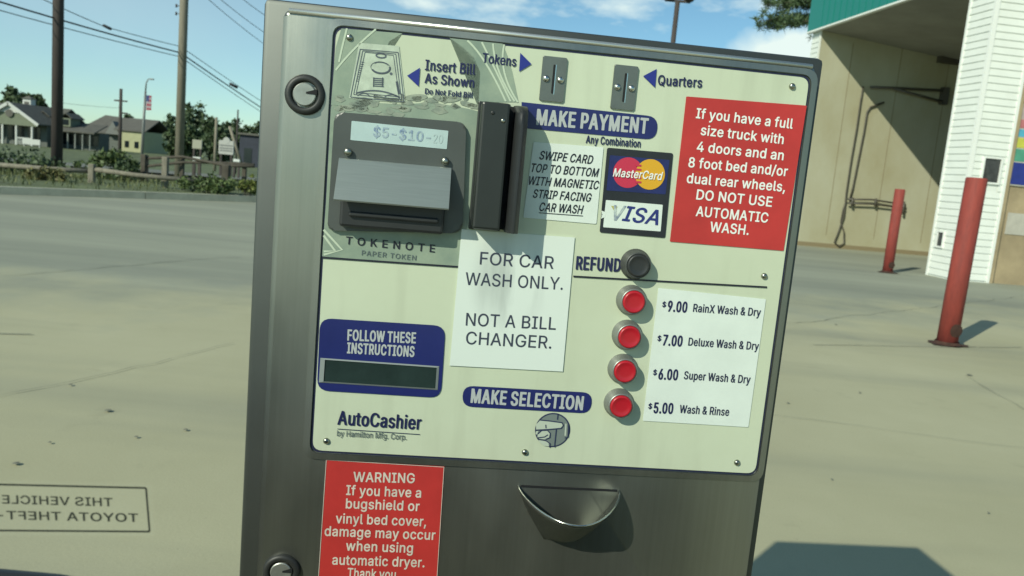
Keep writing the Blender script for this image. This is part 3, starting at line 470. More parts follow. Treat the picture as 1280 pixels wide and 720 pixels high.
'hT': (993, [[356,-32,311,-18,295,4,294,849,46,855,0,866,-23,889,-21,1004,6,1024,48,1032,833,1032,883,1021,904,994,904,889,888,870,838,855,590,849,588,-4,566,-22,526,-32]]),
'hU': (1128, [[467,-48,324,-26,227,15,117,104,56,205,33,328,35,1003,62,1023,109,1032,264,1031,304,1021,326,1003,334,305,362,228,399,179,462,144,522,137,582,155,629,192,665,248,682,305,690,1003,714,1022,754,1031,914,1031,959,1021,980,1005,983,988,983,318,960,203,895,98,782,10,627,-40]]),
'hW': (1460, [[281,-32,233,-16,216,9,-52,991,-44,1012,13,1032,176,1032,218,1024,244,1006,381,501,521,1007,586,1032,763,1032,813,1019,833,996,968,498,1105,1009,1173,1032,1333,1032,1393,1010,1396,976,1118,-12,1061,-32,881,-32,815,-9,673,484,536,-6,473,-32]]),
'hY': (1039, [[376,-32,333,-19,315,1,313,406,-51,1004,-27,1023,16,1032,198,1032,248,1018,466,686,676,1016,736,1032,911,1032,962,1019,978,1004,976,989,613,404,610,-4,586,-23,546,-32]]),
}
SPACE = 390
def text_mesh(s, width, cap, style='r', shear=0.0, spacing=0):
    """flat lettering, left end at 0, fitted to a width and capital height; style: r regular, b bold, m and h heavier for narrow setting"""
    cu = bpy.data.curves.new('t', 'CURVE')
    cu.dimensions = '2D'
    cu.fill_mode = 'FRONT'
    x = 0; pl = []
    for ch in s:
        if ch == ' ':
            x += SPACE+spacing; continue
        adv, cont = GLYPHS[style+ch]
        for c in cont:
            pl.append([(x+c[i]+shear*c[i+1], c[i+1]) for i in range(0, len(c), 2)])
        x += adv+spacing
    x0 = min(p[0] for c in pl for p in c); x1 = max(p[0] for c in pl for p in c)
    kx = width*1000/(x1-x0); ky = cap
    for c in pl:
        sp = cu.splines.new('POLY'); sp.points.add(len(c)-1)
        for q, p in zip(sp.points, c):
            q.co = ((p[0]-x0)*kx, p[1]*ky, 0, 1)
        sp.use_cyclic_u = True
    o = bpy.data.objects.new('t', cu)
    COL.objects.link(o)
    dg = bpy.context.evaluated_depsgraph_get()
    me = bpy.data.meshes.new_from_object(o.evaluated_get(dg))
    bpy.data.objects.remove(o)
    bpy.data.curves.remove(cu)
    me.transform(Matrix.Scale(0.001, 4))
    return me
def put_text(mb, s, l, r, cap, w, style='r', shear=0.0, spacing=0):
    """l, r: baseline ends in face coordinates (u, z); cap: capital height, metres"""
    ux = (r-l)
    me = text_mesh(s, ux.length, cap, style, shear, spacing)
    ux = ux.normalized(); uy = Vector((-ux.y, ux.x))
    for v in me.vertices:
        q = l + ux*v.co.x + uy*v.co.y
        v.co = (q.x, -w, q.y)
    mb.add(me)
    bpy.data.meshes.remove(me)
def T(mb, s, l, r, cap_px, w, style='r', shear=0.0, spacing=0):
    a, b = PL(*l, w), PL(*r, w)
    c = (PL(l[0], l[1], w)-PL(l[0], l[1]-cap_px, w)).length
    put_text(mb, s, a, b, c, w, style, shear, spacing)
def TT(par, m_, s, l, r, cap_px, w, style='r', shear=0.0, spacing=0, name='lettering'):
    mb = MB()
    T(mb, s, l, r, cap_px, w, style, shear, spacing)
    return mb.build(name, m_, par)

# ------------------------------------------------------------------ materials
def paving_material():
    """one worn surface: pale concrete near, greyer traffic-polished paving beyond the joint, stains and tyre bands"""
    mt = bpy.data.materials.new('worn_paving'); mt.use_nodes = True
    t = mt.node_tree; b = t.nodes['Principled BSDF']; b.inputs['Roughness'].default_value = 0.88
    co = t.nodes.new('ShaderNodeTexCoord')
    def noise(scale, detail=5, stretch=(1, 1, 1), rough=0.6, rot=0.0):
        m_ = t.nodes.new('ShaderNodeMapping'); m_.inputs['Scale'].default_value = stretch; m_.inputs['Rotation'].default_value = (0, 0, rot)
        n_ = t.nodes.new('ShaderNodeTexNoise'); n_.inputs['Scale'].default_value = scale; n_.inputs['Detail'].default_value = detail; n_.inputs['Roughness'].default_value = rough
        t.links.new(co.outputs['Object'], m_.inputs[0]); t.links.new(m_.outputs[0], n_.inputs['Vector'])
        return n_.outputs['Fac']
    def ramp(x, p0, p1, c0=(0, 0, 0), c1=(1, 1, 1)):
        q = t.nodes.new('ShaderNodeValToRGB'); q.color_ramp.elements[0].position = p0; q.color_ramp.elements[1].position = p1
        q.color_ramp.elements[0].color = (*c0, 1); q.color_ramp.elements[1].color = (*c1, 1)
        t.links.new(x, q.inputs[0]); return q.outputs[0]
    def mix(f, a_, b_, mode='MIX'):
        q = t.nodes.new('ShaderNodeMixRGB'); q.blend_type = mode
        for i, x in enumerate((f, a_, b_)):
            if hasattr(x, 'is_linked'):
                t.links.new(x, q.inputs[i])
            else:
                q.inputs[i].default_value = x if i == 0 else (*x, 1)
        return q.outputs[0]
    def math_(op, a_, b_, c_=None):
        q = t.nodes.new('ShaderNodeMath'); q.operation = op
        for i, x in enumerate((a_, b_, c_)):
            if x is None: continue
            if hasattr(x, 'is_linked'): t.links.new(x, q.inputs[i])
            else: q.inputs[i].default_value = x
        return q.outputs[0]
    sL, sR = G(20, 405), G(1175, 418); d = (sR-sL).normalized(); n = Vector((-d.y, d.x, 0))
    dt = t.nodes.new('ShaderNodeVectorMath'); dt.operation = 'DOT_PRODUCT'; dt.inputs[1].default_value = n
    t.links.new(co.outputs['Object'], dt.inputs[0])
    far = math_('SUBTRACT', dt.outputs['Value'], sL.dot(n))
    far = math_('ADD', math_('MULTIPLY', far, 0.42), math_('MULTIPLY_ADD', noise(0.9, 6), 2.6, -1.3))
    conc = mix(ramp(noise(0.55, 6), 0.35, 0.68), (0.42, 0.405, 0.25), (0.49, 0.475, 0.305))
    grey = mix(ramp(noise(0.6, 6, (0.25, 1.2, 1), rot=-0.1), 0.34, 0.66), (0.27, 0.285, 0.215), (0.355, 0.37, 0.275))
    base = mix(ramp(far, 0.0, 1.0), conc, grey)
    base = mix(ramp(noise(0.55, 4, (0.16, 1.5, 1), rot=-0.14), 0.48, 0.70, (0, 0, 0), (0.42, 0.42, 0.42)), base, (0.20, 0.215, 0.175))   # tyre bands
    base = mix(ramp(noise(2.6, 8, rough=0.7), 0.60, 0.78, (0, 0, 0), (0.28, 0.28, 0.28)), base, (0.20, 0.19, 0.13))                    # stains
    base = mix(ramp(noise(38, 3), 0.68, 0.76, (0, 0, 0), (0.25, 0.25, 0.25)), base, (0.20, 0.20, 0.15))                                # flecks
    base = mix(0.5, base, ramp(noise(160, 2), 0.25, 0.75, (0.80, 0.80, 0.80), (1, 1, 1)), 'MULTIPLY')
    t.links.new(base, b.inputs['Base Color'])
    bp = t.nodes.new('ShaderNodeBump'); bp.inputs['Strength'].default_value = 0.12; bp.inputs['Distance'].default_value = 0.006
    t.links.new(noise(70, 4), bp.inputs['Height']); t.links.new(bp.outputs[0], b.inputs['Normal'])
    return mt
m_lot = paving_material()
m_kerb = mat('kerb_concrete', (0.42, 0.42, 0.32), 0.9, var=0.15, vscale=3, bump=0.3, bscale=40)
m_dirt = mat('lawn_soil', (0.11, 0.135, 0.06), 0.95, var=0.4, vscale=0.8)
m_street = mat('street_asphalt', (0.17, 0.175, 0.145), 0.9, var=0.15, vscale=1)
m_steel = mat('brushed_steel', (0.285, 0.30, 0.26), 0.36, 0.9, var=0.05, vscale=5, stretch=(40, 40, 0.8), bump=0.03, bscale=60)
_t = m_steel.node_tree; _n = _t.nodes.new('ShaderNodeTexNoise'); _n.inputs['Scale'].default_value = 9; _n.inputs['Detail'].default_value = 6
_c = _t.nodes.new('ShaderNodeTexCoord'); _m = _t.nodes.new('ShaderNodeMapping'); _m.inputs['Scale'].default_value = (1, 1, 0.45)
_q = _t.nodes.new('ShaderNodeMapRange'); _q.inputs['From Min'].default_value = 0.3; _q.inputs['From Max'].default_value = 0.7; _q.inputs['To Min'].default_value = 0.27; _q.inputs['To Max'].default_value = 0.48
_t.links.new(_c.outputs['Object'], _m.inputs[0]); _t.links.new(_m.outputs[0], _n.inputs['Vector']); _t.links.new(_n.outputs['Fac'], _q.inputs['Value']); _t.links.new(_q.outputs[0], _t.nodes['Principled BSDF'].inputs['Roughness'])
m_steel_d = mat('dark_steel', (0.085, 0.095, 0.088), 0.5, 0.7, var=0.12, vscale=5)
m_hood = mat('hood_steel', (0.40, 0.44, 0.385), 0.34, 0.75, var=0.06, vscale=30, stretch=(1, 1, 30))
m_chrome = mat('bright_steel', (0.62, 0.63, 0.58), 0.2, 1.0)
m_cream = mat('cream_plate', (0.555, 0.615, 0.455), 0.28, var=0.05, vscale=7, spec=0.4, color2=(0.51, 0.562, 0.41))
m_navy = mat('navy_print', (0.014, 0.017, 0.070), 0.4)
m_band = mat('navy_band', (0.015, 0.021, 0.115), 0.35, var=0.12, vscale=30)
m_ink = mat('black_print', (0.012, 0.014, 0.025), 0.4)
m_grey_ink = mat('grey_print', (0.10, 0.13, 0.13), 0.45)
m_pale = mat('pale_print', (0.42, 0.45, 0.44), 0.4)
m_white = mat('white_card', (0.66, 0.73, 0.66), 0.5, var=0.045, vscale=22)
m_wht = mat('white_print', (0.78, 0.80, 0.74), 0.45)
m_pinkish = mat('faded_white_print', (0.62, 0.56, 0.48), 0.5, var=0.12, vscale=60)
m_red = mat('red_vinyl', (0.46, 0.034, 0.030), 0.45, var=0.13, vscale=14)
m_black = mat('black_plastic', (0.022, 0.024, 0.024), 0.42, var=0.2, vscale=20)
m_dgrey = mat('grey_plastic', (0.072, 0.082, 0.076), 0.4, var=0.12, vscale=14)
m_btn = mat('red_button', (0.42, 0.012, 0.022), 0.30, spec=0.5)
m_hole = mat('dark_gap', (0.006, 0.007, 0.008), 0.8)

# ------------------------------------------------------------------ ground, paving, kerb
def terrain_z(x, y):
    if y < 16:
        return 0.0
    t = min(1, (y-16)/45)
    return -0.85*t*t*(3-2*t)
def ground_sheet():
    mb = MB()
    ys = [-60, -30, -12, -4, 2, 6, 10, 14, 16, 18, 20, 23, 26, 30, 35, 40, 46, 52, 61, 80, 120, 250, 700, 2500]
    xs = [-2500, -700, -250, -120, -80, -50, -30, -15, -5, 0, 5, 15, 30, 60, 120, 250, 700, 2500]
    g = [[mb.bm.verts.new((x, y, terrain_z(x, y)-0.004)) for x in xs] for y in ys]
    for j in range(len(ys)-1):
        for i in range(len(xs)-1):
            mb.bm.faces.new((g[j][i], g[j][i+1], g[j+1][i+1], g[j+1][i])).smooth = True
    return tag(mb.build('ground', m_dirt), kind='structure')
ground_sheet()
seamL, seamR = G(20, 418), G(1175, 434)
sd = (seamR-seamL).normalized()
sA, sB = seamL-sd*30, seamR+sd*30
mb = MB()                                      # far paving, up to the kerb
k0 = G(0, 243); k1 = G(320, 253)
kd = (k1-k0).normalized(); kn = Vector((-kd.y, kd.x, 0))
kA, kB = k0-kd*40, k0+kd*60
mb.face([(-45, -30, 0), (60, -30, 0), (60, 14, 0), kB, kA])
tag(mb.build('parking_lot', m_lot), kind='structure')
mb = MB()                                      # tar-filled joints
def strip(a, b, wd_, z):
    a, b = Vector(a), Vector(b)
    d = (b-a).normalized(); n = Vector((-d.y, d.x, 0))*wd_/2
    mb.face([(*(a-n).xy, z), (*(b-n).xy, z), (*(b+n).xy, z), (*(a+n).xy, z)])
rs = random.Random(3)
p = seamL-sd*6
while (p-seamL).length < 20:
    L = rs.uniform(0.25, 0.9)
    strip(p, p+sd*L+Vector((0, rs.uniform(-.02, .02), 0)), rs.uniform(0.006, 0.014), 0.008)
    p += sd*(L+rs.choice((0.0, 0.0, 0.02, 1.2)))
def crack(a, b, wd_, amp):
    """a continuous wandering crack between two photo pixels on the ground"""
    a, b = G(*a), G(*b); d = (b-a); n = Vector((-d.y, d.x, 0)).normalized(); N = max(8, int(d.length/0.12)); off = 0; P = []
    for k in range(N+1):
        off = off*0.92+rs.gauss(0, amp); P.append(a+d*(k/N)+n*off)
    for p, q in zip(P, P[1:]):
        w_ = wd_*rs.uniform(0.4, 1.2); e = n*w_/2
        mb.face([(*(p-e).xy, .009), (*(q-e).xy, .009), (*(q+e).xy, .009), (*(p+e).xy, .009)])
crack((0, 345), (300, 322), 0.010, 0.02); crack((-20, 500), (290, 430), 0.004, 0.010); crack((985, 405), (1290, 372), 0.008, 0.02)
crack((960, 520), (1290, 560), 0.003, 0.010); crack((1205, 470), (1290, 520), 0.004, 0.012)
tag(mb.build('pavement_joint', mat('tar', (0.16, 0.165, 0.125), 0.8, var=0.3, vscale=5)), kind='structure')
mb = MB()
for px, py, s in ((88, 480, .02), (62, 552, .015), (170, 545, .018), (20, 578, .025), (1075, 490, .02), (1045, 405, .03), (1236, 640, .012), (985, 503, .02), (1212, 468, .04), (1040, 598, .012), (135, 512, .03), (232, 536, .02)):
    c = G(px, py, 0.01)
    s *= 0.5
    mb.lathe([(s, 0), (s*0.7, 0.0015), (0, 0.002)], (c.x, c.y, 0.008), (0, 0, 1), 7)
tag(mb.build('oil_spots', mat('spot', (0.19, 0.19, 0.14), 0.9)), kind='structure')
# kerb: a real step
mb = MB()
for k in range(40):
    a = kA+kd*(k*2.5); b = a+kd*2.485
    h = 0.13
    q = [(a, 0), (b, 0)]
    for s0, s1, z0, z1 in ((0.0, 0.17, -0.05, h),):
        pts = [a+kn*s0, b+kn*s0, b+kn*s1, a+kn*s1]
        lo = [mb.bm.verts.new((p.x, p.y, z0)) for p in pts]
        hi = [mb.bm.verts.new((p.x, p.y, z1)) for p in (pts[0]+kn*0.02, pts[1]+kn*0.02, pts[2], pts[3])]
        mb.bm.faces.new(hi)
        for i in range(4):
            mb.bm.faces.new((lo[i], lo[(i+1) % 4], hi[(i+1) % 4], hi[i]))
tag(mb.build('kerb', m_kerb), kind='structure')
mb = MB()                                      # verge between kerb and fence
for k in range(50):
    a = kA+kd*(k*2.0)+kn*0.172; b = a+kd*2.0
    rows = [(0, 0.11), (1.2, 0.13), (4.2, 0.10), (5.6, -0.1)]
    for (s0, z0), (s1, z1) in zip(rows, rows[1:]):
        mb.face([(*(a+kn*s0).xy, z0), (*(b+kn*s0).xy, z0), (*(b+kn*s1).xy, z1), (*(a+kn*s1).xy, z1)])
bmesh.ops.remove_doubles(mb.bm, verts=mb.bm.verts, dist=0.001)
tag(mb.build('verge', m_dirt), kind='structure')
mb = MB()                                      # the street beyond, running parallel to the kerb
def zt(p, dz):
    return (p.x, p.y, terrain_z(p.x, p.y)+dz)
for k in range(50):
    a = kA+kd*(k*4.0-40)+kn*16; b = a+kd*4
    for j in range(4):
        p = [a+kn*j*3, b+kn*j*3, b+kn*(j+1)*3, a+kn*(j+1)*3]
        mb.face([zt(q, 0.09) for q in p])
bmesh.ops.remove_doubles(mb.bm, verts=mb.bm.verts, dist=0.002)
tag(mb.build('street', m_street), kind='structure')

# ------------------------------------------------------------------ car wash building
B_YAW = R(6.8)
bs = Vector((math.cos(B_YAW), math.sin(B_YAW), 0))        # into the bay
bf = Vector((math.sin(B_YAW), -math.cos(B_YAW), 0))       # along the front, towards us
B_C = G(1188, 350)                                         # near corner of the pier
bld = empty('car_wash_building', (B_C.x, B_C.y, 0), B_YAW)
tag(bld, 'car wash bay with white lap siding pier, green metal fascia and tan inner wall', 'building')
# local axes: X into the bay, Y = away along the front (-bf)
EAVE = 5.0
BAYW = 6.02
m_side = mat('white_siding', (0.74, 0.77, 0.70), 0.5, var=0.04, vscale=3)
m_tan = mat('tan_panel', (0.44, 0.44, 0.32), 0.6, var=0.2, vscale=0.8, color2=(0.35, 0.325, 0.20), stretch=(1, 1, 0.6))
m_tan2 = mat('tan_exterior', (0.34, 0.27, 0.16), 0.7, var=0.2, vscale=2)
m_teal = mat('green_metal', (0.012, 0.20, 0.165), 0.35)
m_soff = mat('soffit', (0.27, 0.265, 0.23), 0.8, var=0.15, vscale=1)
m_trim = mat('white_trim', (0.78, 0.80, 0.74), 0.45)
def siding(mb, o, ax, n, L, z0, z1, skip=()):
    """lap boards: each a slanted face with a small undercut"""
    o, ax, n = Vector(o), Vector(ax), Vector(n)
    h = 0.115
    k = 0
    while z0+k*h < z1-0.01:
        za = z0+k*h; zb = min(za+h, z1)
        spans = [(0, L)]
        for (s0, s1, y0, y1) in skip:
            if zb > y0 and za < y1:
                spans = [(0, s0), (s1, L)]
        for a, b in spans:
            p = lambda s, z, d: o+ax*s+Vector((0, 0, z))+n*d
            mb.face([p(a, za, 0.016), p(b, za, 0.016), p(b, zb, 0.002), p(a, zb, 0.002)])
            mb.face([p(a, za, 0.0), p(b, za, 0.0), p(b, za, 0.016), p(a, za, 0.016)])
        k += 1
PF, PR = 0.66, 0.68
def on_side(px, py):                           # (distance into the bay, height) on the pier's near side
    d = ray(px, py); q = EYEP + d*((B_C-EYEP).dot(bf)/d.dot(bf)); return (q-B_C).dot(bs), q.z
def on_front(px, py):
    d = ray(px, py); q = EYEP + d*((B_C-EYEP).dot(bs)/d.dot(bs)); return -(q-B_C).dot(bf), q.z
_a, _b = on_side(1229, 195), on_side(1246, 231)
BOXS = (_a[0], _b[0]+0.02, _b[1], _a[1])
_a, _b = on_front(1183, 289), on_front(1170, 309)
BOXF = (max(0.06, _a[0]), _b[0], _b[1], _a[1])

mb = MB()
mb.box(0.0, PR, 0.0, PF, 0.0, EAVE)            # core
siding(mb, (-0.002, 0, 0), (0, 1, 0), (-1, 0, 0), PF, 0.03, EAVE, skip=(BOXF,))
siding(mb, (0, -0.002, 0), (1, 0, 0), (0, -1, 0), PR, 0.03, EAVE, skip=(BOXS,))
pier = mb.build('pier', m_side, bld)
mb = MB()
t_ = 0.05
mb.box(-0.026, t_, -0.026, 0.02, 0, EAVE); mb.box(PR-0.045, PR+0.004, -0.024, -0.003, 0, EAVE)
mb.box(-0.024, -0.003, PF-0.045, PF+0.004, 0, EAVE)
mb.build('corner_trim', m_trim, pier)
def wall_box(name, side, s0, s1, z0, z1):
    fr, ins = MB(), MB()
    f = 0.03
    for (a, b, c, d) in ((s0, s0+f, z0, z1), (s1-f, s1, z0, z1), (s0+f, s1-f, z0, z0+f), (s0+f, s1-f, z1-f, z1)):
        if side == 'front':
            fr.box(-0.035, -0.003, a, b, c, d)
        else:
            fr.box(a, b, -0.035, -0.003, c, d)
    if side == 'front':
        ins.box(-0.012, -0.003, s0+f, s1-f, z0+f, z1-f)
        ins.box(-0.022, -0.012, s0+f+0.03, s1-f-0.06, z0+f+0.03, z1-f-0.07)
    else:
        ins.box(s0+f, s1-f, -0.012, -0.003, z0+f, z1-f)
        ins.box(s0+f+0.05, s1-f-0.03, -0.024, -0.012, z0+f+0.02, z1-f-0.12)
    o = fr.build(name, m_trim, bld)
    ins.build('recess', mat('box_interior', (0.05, 0.052, 0.05), 0.5, var=0.4, vscale=12), o)
wall_box('utility_box', 'front', *BOXF)
wall_box('service_window', 'side', *BOXS)
Y0 = PF+BAYW - 0.66                            # near face of the far wall
mb = MB()
mb.box(0.02, 9.0, Y0, Y0+0.22, 0, EAVE-0.002)
wall = mb.build('bay_wall', m_tan, bld)
mb = MB()                                      # vertical panel joints
for k in range(1, 8):
    mb.box(k*1.22-0.4, k*1.22-0.388, Y0-0.004, Y0, 0.3, EAVE-0.2)
mb.box(0.03, 9.0, Y0-0.014, Y0, 0.0, 0.10)
mb.build('panel_joint', mat('joint', (0.23, 0.19, 0.11), 0.7), wall)
mb = MB()
siding(mb, (0.018, Y0, 0), (0, 1, 0), (-1, 0, 0), 0.42, 0.03, EAVE)
mb.box(0.02, 0.3, Y0+0.22, Y0+0.42, 0, EAVE)
mb.box(-0.012, 0.03, Y0-0.012, Y0+0.03, 0, EAVE)
mb.build('end_pier', m_side, bld)
mb = MB()                                      # ceiling falls a little towards the back
for (x0, x1, za, zb) in ((-0.02, 9.2, EAVE, EAVE-0.92),):
    pts = [(x0, -0.1, za), (x1, -0.1, zb), (x1, Y0+0.5, zb), (x0, Y0+0.5, za)]
    lo = [mb.bm.verts.new(p) for p in pts]; hi = [mb.bm.verts.new((p[0], p[1], EAVE+0.10)) for p in pts]
    mb.bm.faces.new(lo); mb.bm.faces.new(hi)
    for i in range(4):
        mb.bm.faces.new((lo[i], lo[(i+1) % 4], hi[(i+1) % 4], hi[i]))
mb.build('ceiling', m_soff, bld)
mb = MB()
mb.box(9.0, 9.2, -0.1, Y0+0.5, 0, EAVE-0.93)
mb.build('back_wall', m_tan2, bld)
mb = MB()
mb.box(-0.10, -0.02, -0.15, Y0+0.50, EAVE+0.02, EAVE+0.95)
for k in range(23):
    y = -0.1+k*0.27
    mb.box(-0.112, -0.10, y, y+0.02, EAVE+0.03, EAVE+0.94)
mb.box(-0.04, 9.2, -0.15, Y0+0.50, EAVE+0.95, EAVE+1.0)
fas = mb.build('fascia', m_teal, bld)
mb = MB()
mb.box(-0.115, -0.02, -0.16, Y0+0.51, EAVE-0.02, EAVE+0.018)
mb.build('drip_edge', m_trim, fas)
mb = MB()
mb.box(PR+0.006, 9.0, 0.05, 0.27, 0, 3.9)
mb.box(PR+0.006, PR+0.07, -0.02, 0.048, 0, 3.9)
mb.build('side_wall', m_tan2, bld)
bm_ = bld.matrix_world
def BL(x, y, z):                               # building coordinates to world
    return Vector((B_C.x, B_C.y, 0)) + bs*x - bf*y + Vector((0, 0, z))
# price board on the side wall
bd = empty('menu_board', BL(on_side(1256, 230)[0]+0.64, 0.05, 1.1), B_YAW)
tag(bd, 'colour banded wash menu board with blue foot on the tan wall right of the pier', 'sign')
mb = MB(); mb.box(-0.62, 0.9, -0.03, -0.002, 0.55, 2.05); mb.build('board', mat('board_pale', (0.52, 0.50, 0.42), 0.5), bd)
for nm, c, z0, z1 in (('blue_band', (0.02, 0.035, 0.22), 0.57, 0.93), ('green_band', (0.08, 0.30, 0.20), 0.95, 1.15), ('yellow_band', (0.50, 0.50, 0.07), 1.17, 1.33), ('sky_band', (0.08, 0.36, 0.50), 1.35, 1.47), ('pink_band', (0.46, 0.16, 0.16), 1.49, 1.63), ('pale_band', (0.45, 0.36, 0.35), 1.65, 1.86), ('red_band', (0.30, 0.05, 0.06), 1.88, 1.96)):
    mb = MB(); mb.box(-0.60, 0.88, -0.036, -0.031, z0, z1); mb.build(nm, mat(nm, c, 0.5, var=0.15, vscale=6), bd)
nt_ = MB(); nt_.box(-0.2, 0.2, -0.012, -0.002, 0, 0.36)
po = nt_.build('paper_notice', mat('notice_paper', (0.45, 0.43, 0.36), 0.6, var=0.12, vscale=7))
po.location = BL(on_side(1260, 280)[0]+0.2, 0.05, on_side(1262, 293)[1]); po.rotation_euler = (0, 0, B_YAW)
tag(po, 'small pale paper notice on the tan wall under the menu board', 'notice')

# pipes and boom in the bay: points measured on the wall plane
def BW(px, py, off=0.05):
    d = ray(px, py); n = -bf; o = BL(0, Y0-off, 0)
    return EYEP + d*((o-EYEP).dot(n)/d.dot(n))
m_pipe = mat('dark_pipe', (0.075, 0.068, 0.052), 0.5)
def polyline(name, pts, r, m_, label, cat, grp=None, off=0.05):
    mb = MB(); mb.tube([BW(*p, off) for p in pts], r, 8)
    return tag(mb.build(name, m_), label, cat, grp)
polyline('hose', [(1079, 108), (1076, 125), (1071, 160), (1064, 200), (1058, 240), (1055, 270), (1048, 290), (1043, 303), (1049, 308), (1055, 304), (1055, 290), (1051, 278), (1054, 262), (1058, 250)], 0.018, m_pipe, 'dark hose looped down the sunlit bay wall', 'hose')
polyline('wall_conduit', [(1105, 128), (1088, 134), (1084, 140), (1080, 165), (1073, 200), (1066, 235), (1062, 250)], 0.02, m_pipe, 'thin dark conduit with a short bent arm running down the bay wall', 'pipe', off=0.04)
rk = MB()
rk.tube([BW(1060, 249, .10), BW(1090, 249.5, .10), BW(1132, 256, .10)], 0.022, 8)
rk.tube([BW(1060, 254, .10), BW(1090, 255, .10), BW(1132, 260, .10)], 0.022, 8)
for q in ((1066, 247, 258), (1095, 248, 258), (1130, 252, 268)):
    rk.tube([BW(q[0], q[1], .10), BW(q[0]-1, q[2], .10)], 0.03, 8)
tag(rk.build('wall_rail', m_pipe), 'low double rail bracket on the bay wall behind the smaller bollard', 'rail')
bo = empty('spray_boom', BW(1180, 118, .05))
tag(bo, 'dark swinging spray boom high on the shaded bay wall', 'boom')
def sub(o, mb, name, m_):
    for v in mb.bm.verts:
        v.co -= o.location
    return mb.build(name, m_, o)
mb = MB(); mb.tube([BW(1088, 109, .12), BW(1120, 110, .12), BW(1178, 113, .12)], 0.03, 8); mb.tube([BW(1118, 111, .12), BW(1178, 127, .12)], 0.03, 8); sub(bo, mb, 'arm', m_pipe)
mb = MB(); q = BW(1180, 120, .06); mb.obox(q, bs*0.08, -bf*0.07, Vector((0, 0, 0.2))); sub(bo, mb, 'bracket', m_pipe)
mb = MB(); q = BW(1186, 74, .08); mb.obox(q, bs*0.25, -bf*0.08, Vector((0, 0, 0.10)))
tag(mb.build('wall_lamp', m_pipe), 'dark box fixture under the bay ceiling beside the pier', 'lamp')

# ------------------------------------------------------------------ bollards
m_boll = mat('red_paint', (0.30, 0.050, 0.036), 0.75, vscale=7, stretch=(3, 3, 0.7), color2=(0.20, 0.036, 0.028), bump=0.15, bscale=30)
m_rust = mat('rust', (0.055, 0.025, 0.016), 0.9, var=0.4, vscale=20)
def bollard(px, py, top_py, rad, label, lean=(0, 0)):
    b = G(px, py)
    r_ = ray(px, top_py)
    h = EYE + r_.z*b.y
    o = empty('bollard', b)
    tag(o, label, 'bollard', 'red steel bollards by the car wash')
    mb = MB(); L = Vector((lean[0], lean[1], 0))
    mb.tube([Vector((0, 0, 0.0))+L*0, Vector((0, 0, h*.5))+L*.5, Vector((0, 0, h-0.015))+L, Vector((0, 0, h))+L], [rad, rad, rad, rad*0.93], 24)
    mb.build('post', m_boll, o)
    mb = MB()
    mb.lathe([(rad+0.012, 0.035), (rad+0.02, 0.01), (rad*1.45, 0.012), (rad*1.6, 0.009)], (0, 0, 0), (0, 0, 1), 24)
    for v in mb.bm.verts:
        a = math.atan2(v.co.y, v.co.x); k = 1+0.18*math.sin(3*a+px)+0.1*math.sin(7*a)
        if v.co.z < 0.03 and v.co.xy.length > rad*1.5:
            v.co.x *= k*1.25; v.co.y *= k*0.8
    mb.build('base_stain', m_rust, o)
    mb = MB()
    mb.lathe([(0.0, 0.006), (0.045, 0.004), (0.06, 0)], (0.25*rad, -rad*0.955, 0.14), (0.2, -1, 0), 12)
    mb.build('rust_patch', m_rust, o)
    return o
bollard(1183, 431, 219, 0.084, 'nearer tall red bollard with rusty foot, in front of the white siding pier', (0.02, 0))
bollard(1109, 341, 235, 0.084, 'smaller looking farther red bollard in the bay mouth left of the siding pier')

# ------------------------------------------------------------------ pay station
st = empty('pay_station', ST_O, YAW)
tag(st, 'stainless steel car wash payment machine with cream faceplate and red buttons', 'payment machine')
ZT = 1.2685
mb = MB()
mb.box(-0.2365, 0.2755, 0.019, 0.30, 0.60, 1.2795, bev=0.005)
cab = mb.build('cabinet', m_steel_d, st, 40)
mb = MB()
mb.box(-0.13, 0.17, 0.06, 0.26, 0.012, 0.599, bev=0.004)
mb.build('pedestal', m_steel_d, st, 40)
mb = MB()
mb.box(-0.19, 0.23, 0.03, 0.29, 0.0045, 0.016)
mb.build('base_plate', m_steel_d, st)
mb = MB()
mb.prism(rnd(rect(-0.2155, 0.2595, 0.63, ZT), 0.006), -0.016, 0.0, bev=0.004, seg=3)
door = mb.build('door', m_steel, st, 40)
mb = MB()
mb.tube([(-0.211, -0.0005, ZT-0.0008), (0.02, -0.0005, ZT-0.0008), (0.255, -0.0005, ZT-0.0008)], 0.0022, 12); mb.build('edge_highlight', mat('highlight_steel', (0.72, 0.73, 0.66), 0.28, 0.8), door)  # bright strip added to give the door's top bevel its highlight line
mb = MB()                                      # raised steel lip round the faceplate
def ring(mb, outer, inner, w0, w1):
    n = len(outer)
    va = [[mb.bm.verts.new((p[0], -w, p[1])) for p in P] for P, w in ((outer, w0), (outer, w1-0.0008), (inner, w1), (inner, w0))]
    # pull the outer front edge in for a soft shoulder
    for A, B in zip(va, va[1:]):
        for i in range(n):
            mb.bm.faces.new((A[i], A[(i+1) % n], B[(i+1) % n], B[i]))
ring(mb, rnd(rect(-0.1795, 0.2625-0.0005, 0.8715, 1.2655), 0.013), rnd(rect(-0.1735, 0.2560, 0.8775, 1.2600), 0.010), 0.0, 0.0022)
mb.build('panel_trim', m_steel, st, 30)
mb = MB(); mb.prism(rnd(rect(-0.1730, 0.2555, 0.8780, 1.2595), 0.010), 0.0, 0.0006)
mb.build('panel_gasket', mat('gasket', (0.016, 0.02, 0.05), 0.5), st)
FW = 0.0016
mb = MB(); mb.prism(rnd(rect(-0.1708, 0.2535, 0.8802, 1.2573), 0.009), 0.0008, FW)
face = mb.build('faceplate', m_cream, st)
_t = m_cream.node_tree; _b = _t.nodes['Principled BSDF']; _src = _b.inputs['Base Color'].links[0].from_socket
